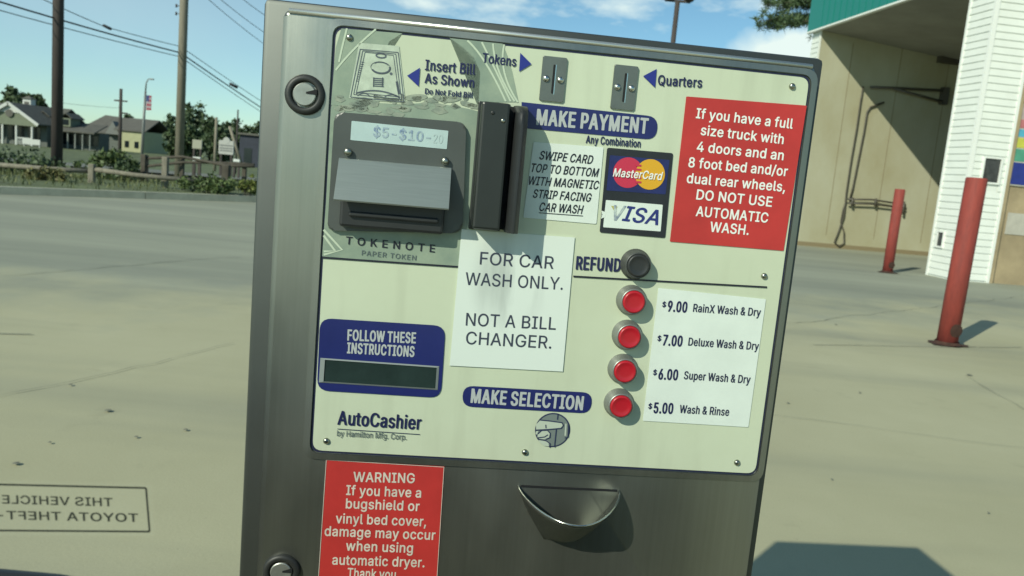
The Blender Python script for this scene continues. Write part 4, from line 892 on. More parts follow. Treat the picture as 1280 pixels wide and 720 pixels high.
_c = _t.nodes.new('ShaderNodeTexCoord'); _m = _t.nodes.new('ShaderNodeMapping'); _m.inputs['Scale'].default_value = (30, 1, 3.0)
_n = _t.nodes.new('ShaderNodeTexNoise'); _n.inputs['Scale'].default_value = 1.4; _n.inputs['Detail'].default_value = 7
_q = _t.nodes.new('ShaderNodeValToRGB'); _q.color_ramp.elements[0].position = 0.52; _q.color_ramp.elements[1].position = 0.78; _q.color_ramp.elements[1].color = (0.26, 0.26, 0.26, 1)
_x = _t.nodes.new('ShaderNodeMixRGB'); _x.inputs[2].default_value = (0.27, 0.29, 0.20, 1)
_t.links.new(_c.outputs['Object'], _m.inputs[0]); _t.links.new(_m.outputs[0], _n.inputs['Vector']); _t.links.new(_n.outputs['Fac'], _q.inputs[0])
_t.links.new(_q.outputs[0], _x.inputs[0]); _t.links.new(_src, _x.inputs[1]); _t.links.new(_x.outputs[0], _b.inputs['Base Color'])
# banknote print in the upper left, drawn as flat ink
m_note = mat('note_print', (0.30, 0.365, 0.27), 0.35, var=0.3, vscale=34, color2=(0.20, 0.265, 0.21))
m_note2 = mat('note_print_fine', (0.33, 0.37, 0.28), 0.35, vscale=75, var=0.3, color2=(0.15, 0.19, 0.16))
m_swirl = mat('swirl_print', (0.50, 0.58, 0.44), 0.35)
i1 = FW+0.0003; i2 = FW+0.0006; i3 = FW+0.0009; i4 = FW+0.0012
mb = MB()
def flat(mb, pts, w):
    vs = [mb.bm.verts.new((p[0], -w, p[1])) for p in pts]
    f = mb.bm.faces.new(vs)
    bmesh.ops.triangulate(mb.bm, faces=[f])
flat(mb, PQ((427, 36), (503, 42), (487, 52), (483, 60), (474, 75), (468, 100), (474, 128), (445, 132), (414, 132), (420, 60)), i1)
flat(mb, PQ((562, 48), (628, 55), (634, 70), (640, 90), (648, 128), (604, 128), (598, 135), (600, 90), (592, 72), (580, 60)), i1)
flat(mb, PQ((414, 133), (474, 129), (500, 131), (540, 128), (585, 136), (600, 140), (590, 250), (574, 334), (403, 320), (408, 250)), i1)
mb.build('banknote_print', m_note, face)
mb = MB()                                      # blotches: engraved shading
rb = random.Random(11)
for k in range(46):
    px = rb.uniform(418, 596); py = rb.choice((rb.uniform(120, 140), rb.uniform(120, 146)))
    if px < 600 and 100 < py:
        c = PL(px, py); a = rb.uniform(0.002, 0.008); b = rb.uniform(0.001, 0.003)
        flat(mb, [c+Vector((a*math.cos(t)*(1+.3*math.sin(3*t+k)), b*math.sin(t)*(1+.3*math.cos(2*t+k)))) for t in [i*math.pi/6 for i in range(12)]], i2)
for cx, cy in ((520, 122), (562, 124)):
    c = PL(cx, cy)
    flat(mb, [c+Vector((0.010*math.cos(t), 0.0028*math.sin(t)+0.0015*math.cos(t))) for t in [i*math.pi/8 for i in range(16)]], i2)
mb.build('engraving', m_note2, face)
def stroke(mb, pts, wd_, w):                   # flat ribbon along face points
    L, Rr = [], []
    for i, p in enumerate(pts):
        d = (pts[min(i+1, len(pts)-1)]-pts[max(i-1, 0)]).normalized()
        n = Vector((-d.y, d.x))*wd_/2
        L.append(p+n); Rr.append(p-n)
    for i in range(len(pts)-1):
        vs = [mb.bm.verts.new((q[0], -w, q[1])) for q in (L[i], L[i+1], Rr[i+1], Rr[i])]
        mb.bm.faces.new(vs)
def bez(a, b, c, n=12):
    return [a*(1-t)**2+b*2*t*(1-t)+c*t*t for t in [i/n for i in range(n+1)]]
mb = MB()
for a, b, c in (((584, 51), (606, 70), (632, 127)), ((602, 53), (613, 75), (638, 127)), ((616, 55), (618, 90), (643, 127)), ((630, 56), (622, 90), (647, 128)), ((420, 88), (440, 62), (470, 37)), ((424, 78), (428, 58), (434, 36))):
    mb = MB(); stroke(mb, bez(PL(*a), PL(*b), PL(*c)), 0.0016, i2); mb.build('scroll_print', m_swirl, face)
for a in (((405, 287), (428, 312), (405, 318)), ((405, 294), (419, 313), (405, 314))):
    q = [PL(*p) for p in a]
    mb = MB(); stroke(mb, q, 0.002, i2); mb.build('scroll_print', m_swirl, face)
# printed rules
for q in (((403, 321.5), (578, 333.5)), ((716, 345), (957.5, 358.5))):
    mb = MB(); stroke(mb, PQ(*q), 0.0016, i3); mb.build('rule_line', m_ink, face)
# navy lettering straight on the plate
for a_ in (('Insert Bill', (531, 87.5), (594, 93.5), 13), ('As Shown', (530.5, 103.5), (592.5, 109.5), 12.2), ('Do Not Fold Bill', (531, 117.3), (591, 122.5), 7), ('Tokens', (602.5, 78), (645, 83), 12), ('Quarters', (822, 106), (877.5, 109.5), 12.3), ('Any Combination', (732, 178.7), (800.5, 184.3), 9.5), ('AutoCashier', (421.5, 530.5), (526, 537), 17)):
    TT(face, m_navy, *a_, i3, 'm')
TT(face, m_navy, 'REFUND', (719.5, 336.5), (775.5, 339.5), 16, i3, 'h')
TT(face, m_ink, 'TOKENOTE', (432, 305), (543.5, 315.5), 9.5, i3, 'b', 0, 500)
mb = MB(); stroke(mb, PQ((422, 535), (525, 542)), 0.0006, i3); mb.build('rule_line', m_navy, face)
TT(face, m_grey_ink, 'by Hamilton Mfg. Corp.', (421, 545), (508, 550), 7.2, i3, 'r')
TT(face, m_grey_ink, 'PAPER TOKEN', (452, 319), (520, 325.5), 6.2, i3, 'r', 0, 120)
mb = MB()
for tri in (((509, 95), (525, 85), (523.3, 108.5)), ((650, 66.5), (664, 80.5), (648.5, 90)), ((803, 95.5), (820, 86.5), (818, 110))):
    mb = MB(); flat(mb, PQ(*tri), i3)
    mb.build('arrow_print', mat('arrow_blue', (0.02, 0.03, 0.22), 0.35), face)
# the sample note drawn beside the slot
mb = MB(); flat(mb, PQ((449, 54), (499, 58), (507, 129), (436.5, 123)), i2)
note = mb.build('note_drawing', mat('note_paper', (0.46, 0.53, 0.42), 0.4, var=0.15, vscale=120), face)
mb = MB()
c4 = [(450.5, 62), (498, 66), (505, 127.5), (438.5, 121.5)]
for w_, ins in ((0.0007, 0), (0.0006, 3.2), (0.0005, 6)):
    q = [(c4[0][0]+ins, c4[0][1]+ins*.6), (c4[1][0]-ins, c4[1][1]+ins*.6), (c4[2][0]-ins, c4[2][1]-ins), (c4[3][0]+ins*1.2, c4[3][1]-ins)]
    P = PQ(*q)
    for i in range(4):
        stroke(mb, [P[i], P[(i+1) % 4]], w_, i3)
def ell(mb, c, a, b, w, t=0.0008, s=0, e=2*math.pi, n=20):
    stroke(mb, [c+Vector((a*math.cos(s+(e-s)*i/n), b*math.sin(s+(e-s)*i/n))) for i in range(n+1)], t, w)
ell(mb, PL(476.5, 70), 0.0042, 0.0018, i3, 0.0012)
ell(mb, PL(476, 85), 0.0085, 0.0050, i3, 0.0004)
ell(mb, PL(476, 85), 0.0080, 0.0047, i3, 0.0016, s=math.pi*1.15, e=math.pi*2.1, n=14)
ell(mb, PL(476, 85), 0.0080, 0.0047, i3, 0.0010, s=math.pi*0.2, e=math.pi*0.75, n=10)
c = PL(489, 92.5); flat(mb, [c+Vector((.0012*math.cos(t), .0012*math.sin(t))) for t in [i*math.pi/5 for i in range(10)]], i3)
for k in range(5):
    y = 98+k*2.4
    stroke(mb, PQ((466.5, y), (480, y+1.0)), 0.0009, i3)
for x in (467.5, 478.5):
    stroke(mb, PQ((x, 97), (x-.5, 109)), 0.0008, i3)
for k in range(10):
    stroke(mb, PQ((452-k*.75, 78+k*2.6), (455.5-k*.75, 78.3+k*2.6)), 0.0006, i3)
stroke(mb, bez(*PQ((445, 117), (472, 108), (500, 122))), 0.0012, i3)
stroke(mb, bez(*PQ((447, 120), (456, 113), (463, 121))), 0.0008, i3)
stroke(mb, bez(*PQ((481, 121), (492, 115), (500, 124))), 0.0008, i3)
stroke(mb, PQ((496, 102), (499, 118)), 0.0020, i3)
mb.build('note_linework', mat('note_ink', (0.09, 0.11, 0.13), 0.4), note)

def part_rect(name, pts, w0, w1, m_, r=0.0, parent=st, bev=0.0):
    mb = MB()
    P = [PL(p[0], p[1], w1) for p in pts]
    mb.prism(rnd(P, r) if r else P, w0, w1, bev)
    return mb.build(name, m_, parent)
# navy banners
b_ = part_rect('payment_banner', [(652, 127.5), (823, 146), (820.5, 175), (652, 160)], i1, i2, m_band, [0.0, 0.0105, 0.0105, 0.0])
mb = MB(); T(mb, 'MAKE PAYMENT', (670, 155.5), (809.5, 167), 19, i3, 'h'); mb.build('lettering', m_pale, b_)
b_ = part_rect('selection_banner', [(579, 482), (741, 491), (738, 517), (577.5, 508)], i1, i2, m_band, 0.0098)
mb = MB(); T(mb, 'MAKE SELECTION', (588, 503), (728.5, 512.5), 17, i3, 'h'); mb.build('lettering', m_pale, b_)
b_ = part_rect('instruction_panel', [(400, 397.5), (557, 407.5), (551, 497.5), (396, 488)], i1, i3, mat('navy_panel', (0.016, 0.023, 0.125), 0.3, var=0.1, vscale=15), 0.011)
TT(b_, m_pale, 'FOLLOW THESE', (434, 425.3), (519.7, 429), 13.2, i4, 'h'); TT(b_, m_pale, 'INSTRUCTIONS', (433.5, 441.3), (517.8, 446), 13, i4, 'h')
mb = MB()
P = PQ((401, 446.5), (549, 457), (547, 486.5), (399, 477))
ring(mb, P, [P[0]+Vector((.0042, -.0012)), P[1]+Vector((-.0022, -.0012)), P[2]+Vector((-.0022, .0012)), P[3]+Vector((.0042, .0012))], i3, i4+0.0008)
mb.build('display_bezel', mat('bezel_grey', (0.22, 0.25, 0.24), 0.4), b_)
mb = MB(); mb.prism([P[0]+Vector((.0043, -.0013)), P[1]+Vector((-.0023, -.0013)), P[2]+Vector((-.0023, .0013)), P[3]+Vector((.0043, .0013))], i3, i4)
mb.build('display', mat('lcd_dark', (0.020, 0.035, 0.032), 0.2, var=0.2, vscale=30), b_)

# stickers and papers: card + lettering
c_ = part_rect('swipe_label', [(667, 177.5), (754.5, 184), (745.5, 280), (654, 272)], i1, i2+0.0002, m_white, 0.0015)
mb = MB()
w_ = i4
T(mb, 'SWIPE CARD', (674, 199), (741, 205), 10.5, w_, 'b', 0.25)
T(mb, 'TOP TO BOTTOM', (664, 214.7), (748.5, 221.2), 10.5, w_, 'b', 0.25)
T(mb, 'WITH MAGNETIC', (661, 230.7), (748.5, 236.7), 10.5, w_, 'b', 0.25)
T(mb, 'STRIP FACING', (666, 247), (739, 252.3), 10.5, w_, 'b', 0.25)
T(mb, 'CAR WASH', (674, 263.5), (729, 267.4), 10.5, w_, 'b', 0.25)
stroke(mb, PQ((673, 265.7), (728, 269.7)), 0.0007, w_)
mb.build('lettering', m_ink, c_)
c_ = part_rect('card_brand_sticker', [(759, 184.5), (841.5, 191.5), (831.5, 297.5), (749.5, 290.5)], i1, i2+0.0002, mat('sticker_black', (0.018, 0.020, 0.024), 0.35, var=0.3, vscale=30), 0.002)
part_rect('blue_field', [(762.5, 194), (837, 200), (832, 243), (758, 238)], i2+0.0002, i3+0.0002, mat('card_blue', (0.015, 0.022, 0.11), 0.35, var=0.25, vscale=40), 0.001, c_)
def disc(name, px, py, r, m_, w, par):
    mb = MB(); c = PL(px, py)
    flat(mb, [c+Vector((r*math.cos(t), r*math.sin(t))) for t in [i*math.pi/24 for i in range(48)]], w)
    return mb.build(name, m_, par)
m_rd = mat('disc_red', (0.52, 0.03, 0.07), 0.4); m_yl = mat('disc_yellow', (0.66, 0.36, 0.02), 0.4)
disc('red_disc', 784, 215.8, 0.0137, m_rd, i3+0.0004, c_)
disc('yellow_disc', 811.5, 218, 0.0137, m_yl, i3+0.0007, c_)
mb = MB()
for k in range(5):
    y = 206.5+k*5.2
    stroke(mb, PQ((793.5, y), (800.5, y+.6)), 0.0017, i3+0.001)
mb.build('red_bars', m_rd, c_)
mb = MB(); T(mb, 'MasterCard', (766, 220.3), (828, 225.2), 10, i3+0.0014, 'b', 0.2); mb.build('lettering', m_wht, c_)
part_rect('white_field', [(757.5, 250), (828.5, 256), (825.8, 289.3), (754, 284)], i2+0.0002, i3+0.0003, m_white, 0.0008, c_)
mb = MB(); T(mb, 'ISA', (777, 275.5), (822.5, 281.3), 18.5, i3+0.0006, 'b', 0.25); mb.build('lettering', mat('visa_blue', (0.02, 0.03, 0.17), 0.4), c_)
mb = MB(); T(mb, 'V', (765.5, 275), (781, 276.2), 18.5, i3+0.0006, 'b', 0.25); mb.build('worn_letter', mat('worn_ink', (0.50, 0.58, 0.53), 0.5, vscale=160, color2=(0.10, 0.13, 0.24)), c_)
mb = MB(); flat(mb, PQ((763, 257), (771, 258), (768, 266)), i3+0.0005); mb.build('gold_corner', mat('gold_print', (0.42, 0.40, 0.12), 0.5), c_)
mb = MB(); flat(mb, PQ((751, 263), (756.5, 265), (756, 271), (750.5, 273), (752.5, 268)), i3+0.0004); mb.build('torn_edge', m_white, c_)

c_ = part_rect('truck_warning_sticker', [(858, 120.5), (1008.5, 132), (979.5, 313.5), (837.5, 302)], i1, i2+0.0002, m_red, 0.0008)
mb = MB(); w_ = i4
for s, l, r in (('If you have a full', (869.6, 147.4), (990.5, 160.8)), ('size truck with', (875.5, 168.4), (979, 180)), ('4 doors and an', (870.5, 189), (979, 200.2)), ('8 foot bed and/or', (860, 208.7), (984, 220.2)), ('dual rear wheels,', (858, 228.4), (981, 239.6)), ('DO NOT USE', (870, 249), (964.5, 258.4)), ('AUTOMATIC', (869.5, 269.8), (959.5, 278.3)), ('WASH.', (887, 289.4), (935.5, 293.6))):
    T(mb, s, l, r, 12.2, w_, 'b')
mb.build('lettering', m_wht, c_)

c_ = part_rect('price_card', [(823, 360), (957.5, 374), (935.5, 534), (803.5, 526)], i1, i2+0.0002, m_white, 0.001)
for s, d, l, r, s2, l2, r2 in (('9.00', '$', (834, 389), (858.5, 390.6), 'RainX Wash & Dry', (866, 389.6), (950.5, 395.4)), ('7.00', '$', (828, 431.4), (852.5, 433), 'Deluxe Wash & Dry', (860, 431.8), (948, 437.6)), ('6.00', '$', (822.5, 474), (847, 475.2), 'Super Wash & Dry', (854.5, 473.8), (937.5, 479.4)), ('5.00', '$', (816.5, 516.2), (841, 517.2), 'Wash & Rinse', (849, 516), (911, 519.8))):
    navy_ = MB()
    T(navy_, s, l, r, 13, w_, 'h')
    T(navy_, d, (l[0]-6.5, l[1]-5.5), (l[0]-1.5, l[1]-5.2), 6.2, w_, 'm')
    navy_.build('price_lettering', m_navy, c_)
    TT(c_, mat('blueblack_print', (0.02, 0.025, 0.06), 0.4), s2, l2, r2, 9.8, w_, 'm', name='wash_lettering')

# white paper sign: streaky grime through the middle
pm = mat('paper', (0.70, 0.78, 0.72), 0.6, vscale=3)
t = pm.node_tree; b = t.nodes['Principled BSDF']
co = t.nodes.new('ShaderNodeTexCoord'); ma = t.nodes.new('ShaderNodeMapping'); ma.inputs['Scale'].default_value = (38, 1, 7)
n = t.nodes.new('ShaderNodeTexNoise'); n.inputs['Scale'].default_value = 1.0; n.inputs['Detail'].default_value = 5
r1 = t.nodes.new('ShaderNodeValToRGB'); r1.color_ramp.elements[0].position = 0.42; r1.color_ramp.elements[1].position = 0.72
t.links.new(co.outputs['Object'], ma.inputs[0]); t.links.new(ma.outputs[0], n.inputs['Vector']); t.links.new(n.outputs['Fac'], r1.inputs[0])
ma2 = t.nodes.new('ShaderNodeMapping'); ma2.inputs['Location'].default_value = (0.002*24, 0, -1.052*19); ma2.inputs['Scale'].default_value = (24, 0.001, 19)
gr = t.nodes.new('ShaderNodeTexGradient'); gr.gradient_type = 'SPHERICAL'
t.links.new(co.outputs['Object'], ma2.inputs[0]); t.links.new(ma2.outputs[0], gr.inputs[0])
mu = t.nodes.new('ShaderNodeMath'); mu.operation = 'MULTIPLY'
t.links.new(r1.outputs[0], mu.inputs[0]); t.links.new(gr.outputs['Fac'], mu.inputs[1])
mx = t.nodes.new('ShaderNodeMixRGB'); mx.inputs[1].default_value = (0.65, 0.72, 0.65, 1); mx.inputs[2].default_value = (0.13, 0.15, 0.14, 1)
t.links.new(mu.outputs[0], mx.inputs[0]); t.links.new(mx.outputs[0], b.inputs['Base Color'])
c_ = part_rect('paper_sign', [(577, 286.5), (718.5, 297), (703.5, 464.5), (562, 457)], i1, i3+0.0004, pm)
mb = MB(); w_ = i4+0.0003
T(mb, 'FOR CAR', (599.5, 330.4), (691.8, 336.2), 15.6, w_, 'r')
T(mb, 'WASH ONLY.', (581.5, 356), (703.3, 362.3), 15.6, w_, 'r')
T(mb, 'NOT A BILL', (582, 406.8), (694.6, 412.3), 15.6, w_, 'r')
T(mb, 'CHANGER.', (582, 430), (689, 435.8), 15.6, w_, 'r')
mb.build('lettering', mat('paper_ink', (0.035, 0.045, 0.07), 0.6), c_)

# red bugshield warning, on the steel door
c_ = part_rect('bugshield_warning_sticker', [(407.5, 574), (555.5, 583), (544.5, 752), (396.5, 744)], 0.0, 0.0005, m_red)
mb = MB(); w_ = 0.0008
for s, l, r in (('WARNING', (441.5, 602), (518.3, 603.8)), ('If you have a', (432.5, 618.5), (526.2, 621.9)), ('bugshield or', (432, 635.2), (524.2, 638.8)), ('vinyl bed cover,', (419.5, 653.8), (532.5, 657.8)), ('damage may occur', (405.5, 669.6), (544, 674.8)), ('when using', (432.2, 688), (516, 691)), ('automatic dryer.', (415, 705.5), (530.5, 709)), ('Thank you.', (434, 722), (498, 724.5))):
    T(mb, s, l, r, 12.0, w_, 'b')
mb.build('lettering', m_pinkish, c_)
mb = MB()
P = PQ((408, 574.5), (555, 583.5), (544.8, 744), (397.2, 736))
for i in (0, 1):
    stroke(mb, [P[i], P[i+1]], 0.0005, w_)
stroke(mb, [P[3], P[0]], 0.0005, w_)
mb.build('border', m_pinkish, c_)

# hand symbol under the selection banner
m_lt = mat('emblem_pale', (0.46, 0.52, 0.42), 0.4); m_md = mat('emblem_grey', (0.17, 0.205, 0.19), 0.4); m_dk = mat('emblem_line', (0.03, 0.04, 0.09), 0.4)
ec = (690.5, 536.8)
em = disc('emblem', *ec, 0.0168, m_dk, i1, st)
disc('ground', *ec, 0.0155, m_md, i2, em)
mb = MB()
def E(x, y):                                   # emblem zoom coordinates -> face
    return PL(640+x/7.2, 470+y/7.2)
for pts in ([(212, 430), (250, 392), (330, 398), (440, 412), (455, 440), (430, 462), (330, 470), (215, 478)],
            [(225, 545), (232, 510), (265, 484), (310, 482), (338, 505), (330, 545), (290, 562), (240, 556)],
            [(232, 566), (280, 572), (325, 590), (330, 625), (290, 622), (250, 596)],
            [(212, 490), (236, 486), (222, 520), (208, 515)],
            [(476, 420), (488, 425), (484, 530), (468, 530)],):
    flat(mb, [E(*p) for p in pts], i3)
mb.build('hand_print', m_lt, em)
mb = MB()
for pts in ([(212, 478), (330, 472), (440, 462), (458, 436), (448, 412), (330, 396), (250, 388)], [(225, 548), (290, 540), (320, 520)], [(236, 562), (300, 572), (340, 600), (335, 635)], [(395, 472), (378, 632)], [(405, 385), (410, 330)], [(300, 430), (303, 462)], [(340, 510), (338, 545), (300, 560)], [(230, 512), (262, 482), (315, 480), (342, 508)], [(505, 420), (500, 540), (470, 550)]):
    stroke(mb, [E(*p) for p in pts], 0.0010, i4)
mb.build('outline', m_dk, em)

# bill acceptor
w1 = 0.007
ba = part_rect('bill_acceptor', [(418, 139.5), (583, 153), (578, 292), (409, 288)], i1, w1, m_dgrey, [0.008, 0.008, 0.010, 0.006], bev=0.002)
dsp = part_rect('display', [(439.5, 151), (560.5, 163.5), (558.5, 186.5), (438, 175)], w1-0.001, w1+0.0004, mat('paper_window', (0.42, 0.54, 0.53), 0.3, var=0.08, vscale=30), 0.0008, ba)
mb = MB(); T(mb, '$5-$10-', (466, 170.5), (538, 178), 12.5, w1+0.0007, 'b'); mb.build('lettering', mat('faded_blue', (0.13, 0.20, 0.34), 0.5, vscale=220, color2=(0.40, 0.50, 0.50)), ba)
mb = MB(); T(mb, '20', (541, 178.2), (553, 179.5), 11, w1+0.0007, 'r'); mb.build('faint_lettering', mat('very_faded_blue', (0.42, 0.53, 0.52), 0.5), ba)
# hood: thin folded plate leaning out over the mouth
mb = MB()
a0, a1 = PL(425.5, 202, 0.012), PL(563.5, 212.5, 0.012)
b0, b1 = PL(414.5, 248, 0.034), PL(561.5, 261.5, 0.034)
z_t = (a0.y+a1.y)/2; z_b = (b0.y+b1.y)/2
u0, u1 = (a0.x+b0.x)/2, (a1.x+b1.x)/2
prof = [(0.0068, z_t+0.0025), (0.0105, z_t+0.0025), (0.0112, z_t+0.0018), (0.0125, z_t), (0.034, z_b), (0.0335, z_b-0.0012), (0.012, z_t-0.0022), (0.0068, z_t-0.0022)]
prof2 = [(w_p, z_p) for w_p, z_p in prof]
A = [mb.bm.verts.new((u0, -w_p, z_p)) for w_p, z_p in prof2]; Bv = [mb.bm.verts.new((u1, -w_p, z_p)) for w_p, z_p in prof2]
n_ = len(A)
for i in range(n_):
    mb.bm.faces.new((A[i], A[(i+1) % n_], Bv[(i+1) % n_], Bv[i]))
mb.bm.faces.new(A); mb.bm.faces.new(Bv)
mb.build('hood', m_hood, ba)
mb = MB()                                      # mouth block below the hood with its slot lips
mb.box(u0+0.004, u1-0.003, -0.018, -0.0065, z_b-0.024, z_b+0.008, bev=0.0025)
mb.box(u0+0.012, u1-0.008, -0.022, -0.0175, z_b-0.0145, z_b-0.010, bev=0.0015)
mb.build('bill_mouth', m_black, ba)
def dome(name, px, py, r, w, par, m_=None, h=0.45):
    mb = MB(); c = PL(px, py, w)
    mb.lathe([(r, 0), (r, r*0.12), (r*0.92, r*h*0.55), (r*0.7, r*h*0.85), (r*0.35, r*h), (0, r*h*1.02)], (c.x, -w, c.y), (0, -1, 0), 18)
    return mb.build(name, m_ or m_chrome, par)
m_screw = mat('screw_steel', (0.34, 0.35, 0.30), 0.3, 1.0)
dome('screw', 435, 190, 0.0036, 0.0095, ba, m_screw, 0.8); dome('screw', 556.5, 201.5, 0.0036, 0.0095, ba, m_screw, 0.8)

# card reader: two upright cheeks with the swipe slot between
cr = empty('card_reader', (0, 0, 0)); cr.parent = st
mbL = MB()
P0 = PL(603, 126, 0.030); P1 = PL(590, 286, 0.030)
zt_, zb_ = P0.y, P1.y
ul = (P0.x+P1.x)/2
us = (PL(641, 160, 0.030).x+PL(630, 270, 0.030).x)/2
ur = (PL(662, 150, 0.035).x+PL(645, 285, 0.035).x)/2+0.0015
mbL.box(ul, us-0.003, -0.030, -FW, zb_, zt_, bev=0.0022)
mbL.box(ul-0.002, us-0.001, -0.006, -FW, zb_-0.002, zt_+0.0015, bev=0.001)
crb = mbL.build('slot_cheek', mat('reader_plastic', (0.021, 0.025, 0.023), 0.38, var=0.15, vscale=18), cr)
mb = MB()
sect = [(us+0.002, 0.0), (us+0.002, 0.022), (us+0.0035, 0.032), (us+0.007, 0.036), (ur-0.005, 0.036), (ur-0.001, 0.032), (ur, 0.024), (ur, 0.0)]
lay = [(zb_-0.001, 1.0), (zb_+0.004, 1.0), (zt_-0.018, 1.0), (zt_-0.008, 0.93), (zt_-0.002, 0.72), (zt_, 0.45)]
rings = [[mb.bm.verts.new((x, -max(FW, w_*k), z)) for x, w_ in sect] for z, k in lay]
for A, Bv in zip(rings, rings[1:]):
    for i in range(len(sect)-1):
        mb.bm.faces.new((A[i], A[i+1], Bv[i+1], Bv[i]))
mb.bm.faces.new(rings[0]); mb.bm.faces.new(list(reversed(rings[-1])))
mb.build('swipe_cheek', m_black, cr, 40)
mb = MB(); mb.box(us-0.003, us+0.0025, -0.010, -FW, zb_, zt_-0.001); mb.build('slot_floor', m_hole, cr)
dome('screw', 616, 141, 0.0017, 0.030, cr, m_black, 0.5); dome('screw', 629, 151, 0.0019, 0.030, cr, m_screw, 0.5)

# coin slots
def coin_slot(cx, cy, label):
    c = PL(cx, cy, 0.003)
    mb = MB(); P = rect(c.x-0.0108, c.x+0.0108, c.y-0.0192, c.y+0.0192)
    mb.prism(rnd(P, 0.0012), i1, 0.0035, bev=0.0008)
    o = mb.build('coin_slot', mat('slot_plate', (0.20, 0.215, 0.19), 0.42, 0.75, var=0.1, vscale=40), st)
    if label:
        o['label'] = label
    mb = MB(); mb.prism(rnd(rect(c.x-0.0009, c.x+0.0009, c.y-0.0125, c.y+0.0125), 0.0008, 3), 0.0034, 0.0038); mb.build('slot', m_hole, o)
    mb = MB(); stroke(mb, [Vector((c.x+0.0016, c.y-0.0132)), Vector((c.x+0.0016, c.y+0.0125))], 0.0008, 0.0037); mb.build('slot_rim', m_chrome, o)
    for s in (-1, 1):
        mb = MB(); mb.lathe([(0.0030, 0), (0.0030, .0004), (0.0027, .0014), (0.0017, .0023), (0, .0026)], (c.x+s*0.0064, -0.0035, c.y-0.0002), (0, -1, 0), 18)
        mb.build('screw', m_chrome, o)
    return o
coin_slot(691.5, 99, None); coin_slot(780.5, 109.5, None)

# push buttons
m_collar = mat('button_collar', (0.27, 0.285, 0.26), 0.4, 0.6)
def push_button(name, px, py, mcap, label, collar_m, r=0.0100):
    w = 0.014
    c = PL(px, py, w)
    o = empty(name, (0, 0, 0)); o.parent = st
    if label:
        o['label'] = label
    mb = MB(); mb.lathe([(0.0142, FW), (0.0142, 0.0035), (0.0128, 0.005), (0.0122, 0.0125), (0.0114, 0.0138), (0.0106, 0.0138), (0.0106, 0.010)], (c.x, 0, c.y), (0, -1, 0), 32)
    mb.build('collar', collar_m, o)
    mb = MB(); mb.lathe([(0.0104, 0.009), (0.0104, 0.0142), (0.0098, 0.0154), (0.0088, 0.0158), (0.0080, 0.0153), (0.0045, 0.0150), (0, 0.0150)], (c.x, 0, c.y), (0, -1, 0), 32)
    mb.build('cap', mcap, o)
for px, py in ((792.5, 377.5), (787, 421.5), (781.5, 464.5), (776.5, 508)):
    push_button('selection_button', px, py, m_btn, None, m_collar)
push_button('refund_button', 798, 332, m_black, None, mat('collar_dark', (0.06, 0.065, 0.06), 0.4))
for px, py in ((437, 47), (990, 108), (955, 345), (921, 578), (656, 565), (408, 551)):
    dome('panel_screw', px, py, 0.0030, FW, st, m_screw, 0.9)
# locks
def lock(px, py):
    c = PL(px, py)
    o = empty('door_lock', (0, 0, 0)); o.parent = st
    mb = MB(); mb.lathe([(0.0172, 0), (0.0172, 0.002), (0.0160, 0.0045), (0.0125, 0.0052), (0.0112, 0.0040), (0.0110, 0.001)], (c.x, 0, c.y), (0, -1, 0), 36); mb.build('escutcheon', mat('lock_ring', (0.035, 0.038, 0.036), 0.5, 0.3), o)
    mb = MB(); mb.lathe([(0.0098, 0.0), (0.0098, 0.0044), (0.0090, 0.0050), (0, 0.0050)], (c.x, 0, c.y), (0, -1, 0), 32, False); mb.build('barrel', mat('barrel_steel', (0.36, 0.38, 0.34), 0.45, 0.7, var=0.15, vscale=60), o)
    mb = MB(); mb.prism([Vector((c.x+0.0105, c.y+0.0004)), Vector((c.x+0.0105, c.y+0.0052)), Vector((c.x+0.0015, c.y+0.0022)), Vector((c.x+0.0015, c.y+0.0008)), ], 0.0049, 0.0056); mb.build('keyhole', m_hole, o)
lock(381.5, 118.5); lock(352, 713)

# coin return: a folded scoop
uc = (PL(648, 609).x+PL(774, 614).x)/2; hw = (PL(774, 614).x-PL(648, 609).x)/2
ztop = PL(710, 611).y
D = 0.056
mb = MB()
n = 20
rows = []
H_ = [0.0, 0.12, 0.3, 0.5, 0.7, 0.88, 1.0]
for h in H_:
    rw = []
    for i in range(n+1):
        t = i/n
        a = math.pi*t
        wdt = hw*(1-0.66*h**1.25)
        dep = D*(1-h)**0.62*(math.sin(a)**1.35)
        cup = ztop - 0.012*math.sin(a)**1.2*(1-h) - h*0.052
        rw.append(Vector((uc-0.003*h-wdt*math.cos(a)*(1-0.10*math.sin(a)**2), -dep, cup)))
    rows.append(rw)
for sgn, off in ((1, 0.0), (-1, 0.0012)):
    g = [[mb.bm.verts.new((p.x*(1)+ (uc-p.x)*off*8, min(-0.0003, p.y+off), p.z)) for p in rw] for rw in rows]
    for a, b in zip(g, g[1:]):
        for i in range(n):
            mb.bm.faces.new((a[i], a[i+1], b[i+1], b[i])).smooth = True
    if sgn == 1:
        g_out = g
    else:
        for i in range(n):
            mb.bm.faces.new((g_out[0][i], g_out[0][i+1], g[0][i+1], g[0][i]))
tr = mb.build('coin_tray', mat('tray_steel', (0.10, 0.11, 0.10), 0.42, 0.85, var=0.06, vscale=30), st)
mb = MB()
mb.tube([Vector((p.x, p.y-0.0003, p.z+0.0004)) for p in rows[0]], 0.0009, 8); mb.build('rim', m_chrome, tr)
mb = MB(); mb.prism(rect(uc-hw*0.96, uc+hw*0.96, ztop-0.0005, ztop+0.0016), 0.0, 0.0006); mb.build('opening', m_hole, tr)

